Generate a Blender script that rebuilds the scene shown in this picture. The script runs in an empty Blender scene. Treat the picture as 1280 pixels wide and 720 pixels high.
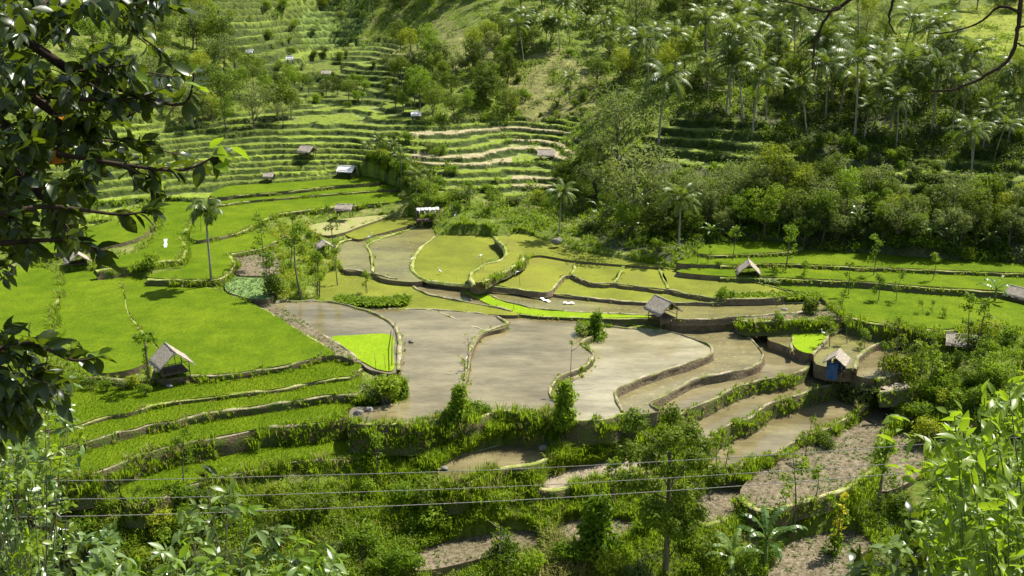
import bpy, math, random
import numpy as np
from mathutils import Vector, geometry
C = bpy.context.scene
# ------------------------------------------------------------------ camera, sky, sun, exposure
CAMZ, PITCH, F = 35.0, math.radians(17.0), 1372.0
cd = bpy.data.cameras.new('camera'); cam = bpy.data.objects.new('camera', cd); C.collection.objects.link(cam)
cam.location = (0, 0, CAMZ); cam.rotation_euler = (math.radians(90) - PITCH, 0, 0)
cd.sensor_width = 36; cd.lens = 36 * F / 1280; cd.clip_end = 3000; cd.clip_start = 0.05
C.camera = cam
SUN_EL = math.radians(56); SUN_AZ = math.atan2(0.80, 0.60)       # towards the sun: x=sin, y=cos
w = bpy.data.worlds.new('World'); C.world = w; w.use_nodes = True
wn = w.node_tree.nodes; sky = wn.new('ShaderNodeTexSky'); sky.sky_type = 'NISHITA'; sky.sun_disc = False
sky.sun_elevation = SUN_EL; sky.sun_rotation = SUN_AZ; sky.air_density = 1.2; sky.dust_density = 1.5
w.node_tree.links.new(sky.outputs[0], wn['Background'].inputs[0]); wn['Background'].inputs[1].default_value = 0.082
sl = bpy.data.lights.new('sun', 'SUN'); so = bpy.data.objects.new('sun', sl); C.collection.objects.link(so)
sl.energy = 5.0; sl.angle = math.radians(0.5); sl.color = (1, 0.955, 0.86)
sd = Vector((math.sin(SUN_AZ) * math.cos(SUN_EL), math.cos(SUN_AZ) * math.cos(SUN_EL), math.sin(SUN_EL)))
so.rotation_euler = sd.to_track_quat('Z', 'Y').to_euler()
C.view_settings.view_transform = 'Standard'; C.view_settings.look = 'None'; C.view_settings.exposure = 1.0
C.view_settings.gamma = 1
R = np.random.RandomState(7); rnd = random.Random(11)
SP, CP = math.sin(PITCH), math.cos(PITCH)
# ------------------------------------------------------------------ pixel <-> world helpers (1280x720 pixels of the photograph)
def pdir(px, py):
    a = (px - 640) / F; b = (360 - py) / F
    return np.array((a, CP + b * SP, -SP + b * CP))
def at(px, py, z):
    d = pdir(px, py); t = (z - CAMZ) / d[2]
    return np.array((d[0] * t, d[1] * t, z))
def near(px, py, dist):
    d = pdir(px, py); d = d / np.linalg.norm(d)
    return np.array((0, 0, CAMZ)) + d * dist
def proj(x, y, z):
    dep = y * CP - (z - CAMZ) * SP
    dep = np.maximum(dep, .1)
    return 640 + F * x / dep, 360 - F * (y * SP + (z - CAMZ) * CP) / dep
def smooth(pts, n=5, closed=False):
    P = [np.array(p, float) for p in pts]; out = []; m = len(P)
    rng_ = range(m) if closed else range(m - 1)
    for i in rng_:
        if closed: p0, p1, p2, p3 = P[i - 1], P[i], P[(i + 1) % m], P[(i + 2) % m]
        else: p0, p1, p2, p3 = P[max(i - 1, 0)], P[i], P[i + 1], P[min(i + 2, m - 1)]
        for k in range(n):
            t = k / n
            out.append(.5 * ((2 * p1) + (p2 - p0) * t + (2 * p0 - 5 * p1 + 4 * p2 - p3) * t * t + (3 * p1 - p0 - 3 * p2 + p3) * t ** 3))
    if not closed: out.append(P[-1])
    return np.array(out)
def hsh(i, j, s):
    v = np.sin(i * 127.1 + j * 311.7 + s * 74.7) * 43758.5453
    return v - np.floor(v)
def vn(x, y, s=0):
    i = np.floor(x); j = np.floor(y); u = x - i; v = y - j; u = u * u * (3 - 2 * u); v = v * v * (3 - 2 * v)
    return (hsh(i, j, s) * (1 - u) + hsh(i + 1, j, s) * u) * (1 - v) + (hsh(i, j + 1, s) * (1 - u) + hsh(i + 1, j + 1, s) * u) * v
def fbm(x, y, s=0, o=4):
    r = 0; a = .5
    for k in range(o): r = r + a * vn(x * 2 ** k, y * 2 ** k, s + k * 7); a *= .5
    return r
def inpoly(px, py, poly):
    px = np.asarray(px); py = np.asarray(py); ins = np.zeros(px.shape, bool); n = len(poly)
    j = n - 1
    for i in range(n):
        xi, yi = poly[i][0], poly[i][1]; xj, yj = poly[j][0], poly[j][1]
        if yi != yj:
            ins ^= ((yi > py) != (yj > py)) & (px < (xj - xi) * (py - yi) / (yj - yi) + xi)
        j = i
    return ins
# ------------------------------------------------------------------ mesh + tag helpers
def mk_mesh(name, V, faces, mats, fmat=None, var=None, smooth_=False, col=None):
    V = np.asarray(V, np.float32); me = bpy.data.meshes.new(name)
    if not isinstance(faces, (list, tuple)): faces = [faces]
    faces = [np.asarray(f, np.int32) for f in faces if len(f)]
    me.vertices.add(len(V)); me.vertices.foreach_set('co', V.ravel())
    nf = sum(len(f) for f in faces); loops = np.concatenate([f.ravel() for f in faces])
    tot = np.concatenate([np.full(len(f), f.shape[1], np.int32) for f in faces])
    st = np.concatenate([[0], np.cumsum(tot)[:-1]]).astype(np.int32)
    me.loops.add(len(loops)); me.loops.foreach_set('vertex_index', loops)
    me.polygons.add(nf); me.polygons.foreach_set('loop_start', st); me.polygons.foreach_set('loop_total', tot)
    if not isinstance(mats, (list, tuple)): mats = [mats]
    for m in mats: me.materials.append(m)
    if fmat is not None: me.polygons.foreach_set('material_index', np.asarray(fmat, np.int32))
    if smooth_: me.polygons.foreach_set('use_smooth', np.ones(nf, bool))
    if var is not None:
        a = me.attributes.new('var', 'FLOAT', 'FACE'); a.data.foreach_set('value', np.asarray(var, np.float32))
    if col is not None:
        a = me.attributes.new('Col', 'FLOAT_COLOR', 'POINT')
        a.data.foreach_set('color', np.asarray(col, np.float32).ravel())
    me.update(calc_edges=True); me.validate()
    return me
def link(name, me, parent=None, loc=None):
    o = bpy.data.objects.new(name, me); C.collection.objects.link(o)
    if parent: o.parent = parent
    if loc is not None: o.location = loc
    return o
def empty(name, loc, rz=0, s=1, label=None, cat=None, group=None):
    o = link(name, None, None, loc); o.rotation_euler = (0, 0, rz); o.scale = (s, s, s); o.empty_display_size = .2
    return tag(o, label, cat, group)
def tag(o, label=None, cat=None, group=None, kind=None):
    if label: o['label'] = label
    if cat: o['category'] = cat
    if group: o['group'] = group
    if kind: o['kind'] = kind
    return o
class MB:
    def __init__(s): s.v = []; s.q = []; s.t = []; s.n = 0
    def add(s, V, Q=(), T=()):
        V = np.asarray(V, float)
        s.v.append(V)
        if len(Q): s.q.append(np.asarray(Q, int) + s.n)
        if len(T): s.t.append(np.asarray(T, int) + s.n)
        s.n += len(V); return s
    def tube(s, P, rad, sides=6, cap=True):
        P = np.asarray(P, float); m = len(P); rad = np.broadcast_to(rad, (m,))
        T = np.gradient(P, axis=0); T /= np.linalg.norm(T, axis=1)[:, None] + 1e-9
        up = np.array((0, 0, 1.)) if abs(T[0][2]) < .9 else np.array((1., 0, 0))
        V = []
        for i in range(m):
            a = np.cross(T[i], up); a /= np.linalg.norm(a) + 1e-9; b = np.cross(a, T[i])
            for k in range(sides):
                th = 2 * math.pi * k / sides; V.append(P[i] + rad[i] * (a * math.cos(th) + b * math.sin(th)))
        Q = [(i * sides + k, i * sides + (k + 1) % sides, (i + 1) * sides + (k + 1) % sides, (i + 1) * sides + k) for i in range(m - 1) for k in range(sides)]
        T_ = []
        if cap:
            V.append(P[-1]); V.append(P[0]); e = len(V)
            T_ = [((m - 1) * sides + k, (m - 1) * sides + (k + 1) % sides, e - 2) for k in range(sides)] + [((k + 1) % sides, k, e - 1) for k in range(sides)]
        return s.add(V, Q, T_)
    def box(s, c, d, rz=0, M=None):
        V = np.array([(x, y, z) for x in (-.5, .5) for y in (-.5, .5) for z in (-.5, .5)]) * np.array(d)
        if rz:
            cc, ss = math.cos(rz), math.sin(rz); V = V @ np.array(((cc, ss, 0), (-ss, cc, 0), (0, 0, 1)))
        V = V + np.array(c)
        return s.add(V, [(0, 1, 3, 2), (4, 6, 7, 5), (0, 4, 5, 1), (2, 3, 7, 6), (0, 2, 6, 4), (1, 5, 7, 3)])
    def mesh(s, name, mats, sm=False, var=None):
        V = np.concatenate(s.v); fs = []
        if s.q: fs.append(np.concatenate(s.q))
        if s.t: fs.append(np.concatenate(s.t))
        return mk_mesh(name, V, fs, mats, smooth_=sm)
# ------------------------------------------------------------------ materials
def new_mat(name):
    m = bpy.data.materials.new(name); m.use_nodes = True; nt = m.node_tree; b = nt.nodes['Principled BSDF']; return m, nt, b
def noise_col(nt, scale, c1, c2, lo=.35, hi=.65, detail=6, coord='obj', stretch=None, c3=None):
    tc = nt.nodes.new('ShaderNodeTexCoord'); src = tc.outputs['Object']
    if stretch:
        mp = nt.nodes.new('ShaderNodeMapping'); mp.inputs['Scale'].default_value = stretch; nt.links.new(src, mp.inputs[0]); src = mp.outputs[0]
    n = nt.nodes.new('ShaderNodeTexNoise'); n.inputs['Scale'].default_value = scale; n.inputs['Detail'].default_value = detail; n.inputs['Roughness'].default_value = .65
    nt.links.new(src, n.inputs['Vector'])
    r = nt.nodes.new('ShaderNodeValToRGB'); nt.links.new(n.outputs['Fac'], r.inputs[0])
    r.color_ramp.elements[0].position = lo; r.color_ramp.elements[0].color = (*c1, 1)
    r.color_ramp.elements[1].position = hi; r.color_ramp.elements[1].color = (*c2, 1)
    if c3: e = r.color_ramp.elements.new((lo + hi) / 2); e.color = (*c3, 1)
    return r.outputs[0], n
def mix(nt, a, b, fac, mode='MIX'):
    m = nt.nodes.new('ShaderNodeMix'); m.data_type = 'RGBA'; m.blend_type = mode
    for s, v in ((m.inputs[0], fac), (m.inputs[6], a), (m.inputs[7], b)):
        if isinstance(v, (int, float)): s.default_value = v
        elif isinstance(v, tuple): s.default_value = (*v, 1)
        else: nt.links.new(v, s)
    return m.outputs[2]
def bump(nt, b, node_out, strength, dist=.1):
    bp = nt.nodes.new('ShaderNodeBump'); bp.inputs['Strength'].default_value = strength; bp.inputs['Distance'].default_value = dist
    nt.links.new(node_out, bp.inputs['Height']); nt.links.new(bp.outputs[0], b.inputs['Normal'])
def ground_mat(name, scale, c1, c2, fine, rough=.9, lo=.35, hi=.65, big=None, bs=.6, bd=.1, c3=None, stretch=None, spec=.04):
    m, nt, b = new_mat(name)
    c, n = noise_col(nt, scale, c1, c2, lo, hi, c3=c3, stretch=stretch)
    f, n2 = noise_col(nt, fine, (.72, .72, .72), (1.3, 1.3, 1.3), .3, .7)
    c = mix(nt, c, f, 1.0, 'MULTIPLY')
    if big:
        g, n3 = noise_col(nt, big[0], big[1], big[2], .4, .62, detail=4); c = mix(nt, c, g, 1.0, 'MULTIPLY')
    nt.links.new(c, b.inputs['Base Color']); b.inputs['Roughness'].default_value = rough
    b.inputs['Specular IOR Level'].default_value = spec
    bump(nt, b, n2.outputs['Fac'], bs, bd); return m
def water_mat(name, c1, c2, rough, c3=None, flecks=None):
    m, nt, b = new_mat(name)
    c, n = noise_col(nt, .22, tuple(v * .86 for v in c1), tuple(v * 1.12 for v in c2), .38, .62, detail=8, stretch=(.6, 1.5, 1), c3=c3)  # wide tone range paints lighter reflection zones into the water
    if flecks:
        g, n3 = noise_col(nt, 2.6, (0, 0, 0), (1, 1, 1), .56, .64, detail=8); sp = nt.nodes.new('ShaderNodeSeparateColor'); nt.links.new(g, sp.inputs[0])
        c = mix(nt, c, flecks, sp.outputs[0])
    k_, n4 = noise_col(nt, 5.5, (1, 1, 1), (.62, .66, .45), .60, .68, detail=3); c = mix(nt, c, k_, .55, 'MULTIPLY')
    f, n2 = noise_col(nt, 3.0, (.86, .86, .86), (1.14, 1.14, 1.14), .3, .7, detail=8, stretch=(.5, 2, 1)); c = mix(nt, c, f, 1.0, 'MULTIPLY')
    s_, n5 = noise_col(nt, .9, (.90, .90, .87), (1.08, 1.08, 1.09), .36, .64, detail=9, stretch=(.45, 1.2, 1)); c = mix(nt, c, s_, 1.0, 'MULTIPLY')  # stretched streaks: ripples and sky sheen put into the colour
    nt.links.new(c, b.inputs['Base Color']); b.inputs['IOR'].default_value = 1.33
    rr = nt.nodes.new('ShaderNodeMapRange'); rr.inputs[3].default_value = rough * .6; rr.inputs[4].default_value = rough * 1.8
    nt.links.new(n.outputs['Fac'], rr.inputs[0]); nt.links.new(rr.outputs[0], b.inputs['Roughness'])
    b.inputs['Specular IOR Level'].default_value = .6
    bump(nt, b, n2.outputs['Fac'], .16, .06); return m
def leaf_mat(name, c1, c2, trans, rough=.55, tf=.42, hv=.28, spec=.15):
    m, nt, b = new_mat(name); out = nt.nodes['Material Output']
    at_ = nt.nodes.new('ShaderNodeAttribute'); at_.attribute_name = 'var'
    oi = nt.nodes.new('ShaderNodeObjectInfo')
    c = mix(nt, c1, c2, at_.outputs['Fac'])
    mr = nt.nodes.new('ShaderNodeMapRange'); mr.inputs[3].default_value = 1 - hv; mr.inputs[4].default_value = 1 + hv; nt.links.new(oi.outputs['Random'], mr.inputs[0])
    hs = nt.nodes.new('ShaderNodeHueSaturation'); nt.links.new(c, hs.inputs['Color']); nt.links.new(mr.outputs[0], hs.inputs['Value'])
    mr2 = nt.nodes.new('ShaderNodeMapRange'); mr2.inputs[3].default_value = .515; mr2.inputs[4].default_value = .485; nt.links.new(oi.outputs['Random'], mr2.inputs[0]); nt.links.new(mr2.outputs[0], hs.inputs['Hue'])
    nt.links.new(hs.outputs[0], b.inputs['Base Color']); b.inputs['Roughness'].default_value = rough; b.inputs['Specular IOR Level'].default_value = spec
    tr = nt.nodes.new('ShaderNodeBsdfTranslucent'); tc_ = mix(nt, hs.outputs[0], trans, .55); nt.links.new(tc_, tr.inputs[0])
    ms = nt.nodes.new('ShaderNodeMixShader'); ms.inputs[0].default_value = tf
    nt.links.new(b.outputs[0], ms.inputs[1]); nt.links.new(tr.outputs[0], ms.inputs[2]); nt.links.new(ms.outputs[0], out.inputs[0])
    return m
M = {}
M['rice'] = ground_mat('rice green', .5, (.070, .114, .004), (.102, .150, .005), 4.5, big=(.16, (.80, .86, .8), (1.12, 1.06, 1.2)), bs=.6, bd=.12)
M['young'] = ground_mat('seedling green', .5, (.15, .235, .008), (.185, .27, .01), 6, bs=.6)
M['olive'] = ground_mat('young rice in water', .35, (.118, .132, .014), (.155, .178, .016), 6, rough=.8, big=(.12, (.85, .86, .8), (1.15, 1.1, 1.2)), bs=.4, spec=.1)
M['olive_pale'] = ground_mat('young rice straw tint', .3, (.15, .155, .022), (.145, .175, .014), 6, rough=.8, big=(.15, (.9, .9, .9), (1.2, 1.1, 1.2)), bs=.4, spec=.1)
M['water_mid'] = water_mat('muddy paddy water', (.132, .106, .048), (.185, .155, .080), .07)
M['water'] = water_mat('brown paddy water', (.13, .106, .05), (.18, .152, .08), .08)
M['water_sheen'] = water_mat('muddy paddy water with painted sheen', (.21, .183, .105), (.27, .24, .15), .08)  # paler tone paints the bright sky reflection onto this pool
M['water_rice'] = water_mat('paddy water with seedlings', (.14, .12, .055), (.17, .155, .055), .16, flecks=(.19, .22, .04))
M['water_weed'] = water_mat('paddy water with straw', (.15, .125, .065), (.17, .145, .07), .16, flecks=(.24, .22, .09))
M['mud'] = ground_mat('wet mud', 1.2, (.20, .16, .10), (.27, .22, .15), 5, rough=.5, spec=.4)
M['dry'] = ground_mat('dry tilled soil', 3.2, (.10, .083, .05), (.29, .25, .17), 9, lo=.36, hi=.64, bs=1, bd=.25, c3=(.20, .165, .105), big=(.25, (.85, .86, .8), (1.12, 1.1, 1.1)))
M['straw'] = ground_mat('stubble', 1.0, (.28, .23, .12), (.20, .24, .06), 5, bs=.8)
M['cabbage'] = ground_mat('leafy crop', 2.5, (.10, .17, .045), (.20, .30, .10), 5, lo=.4, hi=.6, bs=1, bd=.3)
M['rim'] = ground_mat('dry bund mud', 1.2, (.21, .18, .11), (.38, .33, .235), 6, bs=.8, big=(.7, (.5, .66, .3), (1.05, 1.03, 1.02)))
M['rimg'] = ground_mat('grassy bund top', .9, (.15, .19, .035), (.36, .33, .17), 6, bs=.8, c3=(.22, .25, .06))
M['bank'] = ground_mat('bank soil and grass', 1.1, (.12, .095, .055), (.10, .13, .03), 6, bs=1, bd=.2, lo=.42, hi=.58)
M['wall'] = ground_mat('mud retaining wall', 1.3, (.13, .10, .062), (.20, .16, .10), 5, bs=1, bd=.15)
M['thatch'] = ground_mat('grey thatch', 2.5, (.21, .175, .13), (.40, .355, .29), 22, bs=1, bd=.05, stretch=(6, 1, 1))
M['tin'] = ground_mat('weathered tin roof', 2, (.55, .54, .52), (.72, .70, .68), 9, rough=.5)
M['wood'] = ground_mat('weathered wood', 3, (.09, .065, .045), (.17, .13, .09), 20, bs=.5, bd=.02)
M['woodred'] = ground_mat('reddish wood post', 3, (.22, .07, .03), (.30, .11, .05), 20, bs=.5, bd=.02)
M['tarp'] = ground_mat('blue tarpaulin', 1.5, (.03, .07, .17), (.07, .13, .27), 6, rough=.5, bs=.8)
M['bark'] = ground_mat('bark', 3, (.10, .08, .055), (.19, .16, .12), 12, bs=1, bd=.03, stretch=(3, 3, .7))
M['palmbark'] = ground_mat('palm bark', 2, (.22, .19, .15), (.34, .30, .24), 9, bs=1, bd=.03, stretch=(1, 1, 5))
M['twig'] = ground_mat('dark twig bark', 20, (.03, .022, .016), (.07, .05, .035), 90, bs=.6, bd=.004)
M['rock'] = ground_mat('grey rock', 1.5, (.13, .12, .11), (.27, .25, .22), 6, bs=1, bd=.1)
M['white'] = ground_mat('white plastic', 3, (.72, .74, .78), (.82, .82, .82), 9, rough=.4)
M['feather'] = ground_mat('white feathers', 9, (.74, .74, .72), (.82, .82, .8), 30)
M['beak'] = ground_mat('yellow beak', 9, (.5, .28, .03), (.5, .3, .05), 30)
M['wire'] = ground_mat('grey cable', 9, (.20, .19, .17), (.30, .28, .26), 30, rough=.5)
M['ltree'] = leaf_mat('tree leaves', (.055, .095, .008), (.125, .18, .015), (.26, .36, .015))
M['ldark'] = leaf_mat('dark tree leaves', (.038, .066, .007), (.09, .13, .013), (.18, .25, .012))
M['lgrey'] = leaf_mat('grey green leaves', (.10, .135, .035), (.18, .22, .06), (.26, .33, .04), rough=.55)
M['lyel'] = leaf_mat('yellow green leaves', (.15, .20, .01), (.24, .29, .016), (.40, .46, .015))
M['lshrub'] = leaf_mat('shrub leaves', (.09, .155, .009), (.17, .255, .015), (.32, .47, .012))
M['lpalm'] = leaf_mat('palm leaflets', (.05, .085, .012), (.15, .195, .035), (.26, .34, .02), rough=.42, tf=.32, spec=.24)
M['lbanana'] = leaf_mat('banana leaf', (.10, .18, .03), (.17, .25, .06), (.3, .42, .04), rough=.32, spec=.6)
M['grass'] = leaf_mat('tall grass', (.12, .19, .009), (.23, .32, .018), (.38, .52, .015), hv=.05, tf=.45)
M['grassdry'] = leaf_mat('dry grass', (.20, .20, .05), (.31, .29, .10), (.4, .4, .1), hv=.05, tf=.4)
M['ricebl'] = leaf_mat('rice blades', (.128, .195, .006), (.145, .215, .007), (.24, .37, .008), hv=.03, tf=.45, rough=.6, spec=.2)
M['crop'] = leaf_mat('crop leaves', (.13, .19, .06), (.22, .28, .11), (.3, .4, .08), hv=.03)
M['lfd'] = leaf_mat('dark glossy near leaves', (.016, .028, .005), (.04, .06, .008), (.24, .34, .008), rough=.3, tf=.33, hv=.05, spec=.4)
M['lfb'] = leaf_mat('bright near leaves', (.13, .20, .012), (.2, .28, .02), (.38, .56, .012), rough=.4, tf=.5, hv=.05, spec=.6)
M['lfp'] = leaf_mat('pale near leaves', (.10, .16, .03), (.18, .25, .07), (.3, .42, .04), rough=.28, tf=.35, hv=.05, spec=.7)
M['flower'] = leaf_mat('yellow flowers', (.55, .50, .02), (.62, .55, .04), (.7, .7, .03), hv=.02)
M['lora'] = leaf_mat('orange old leaf', (.5, .2, .02), (.4, .12, .02), (.6, .25, .02), hv=.02)
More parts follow.
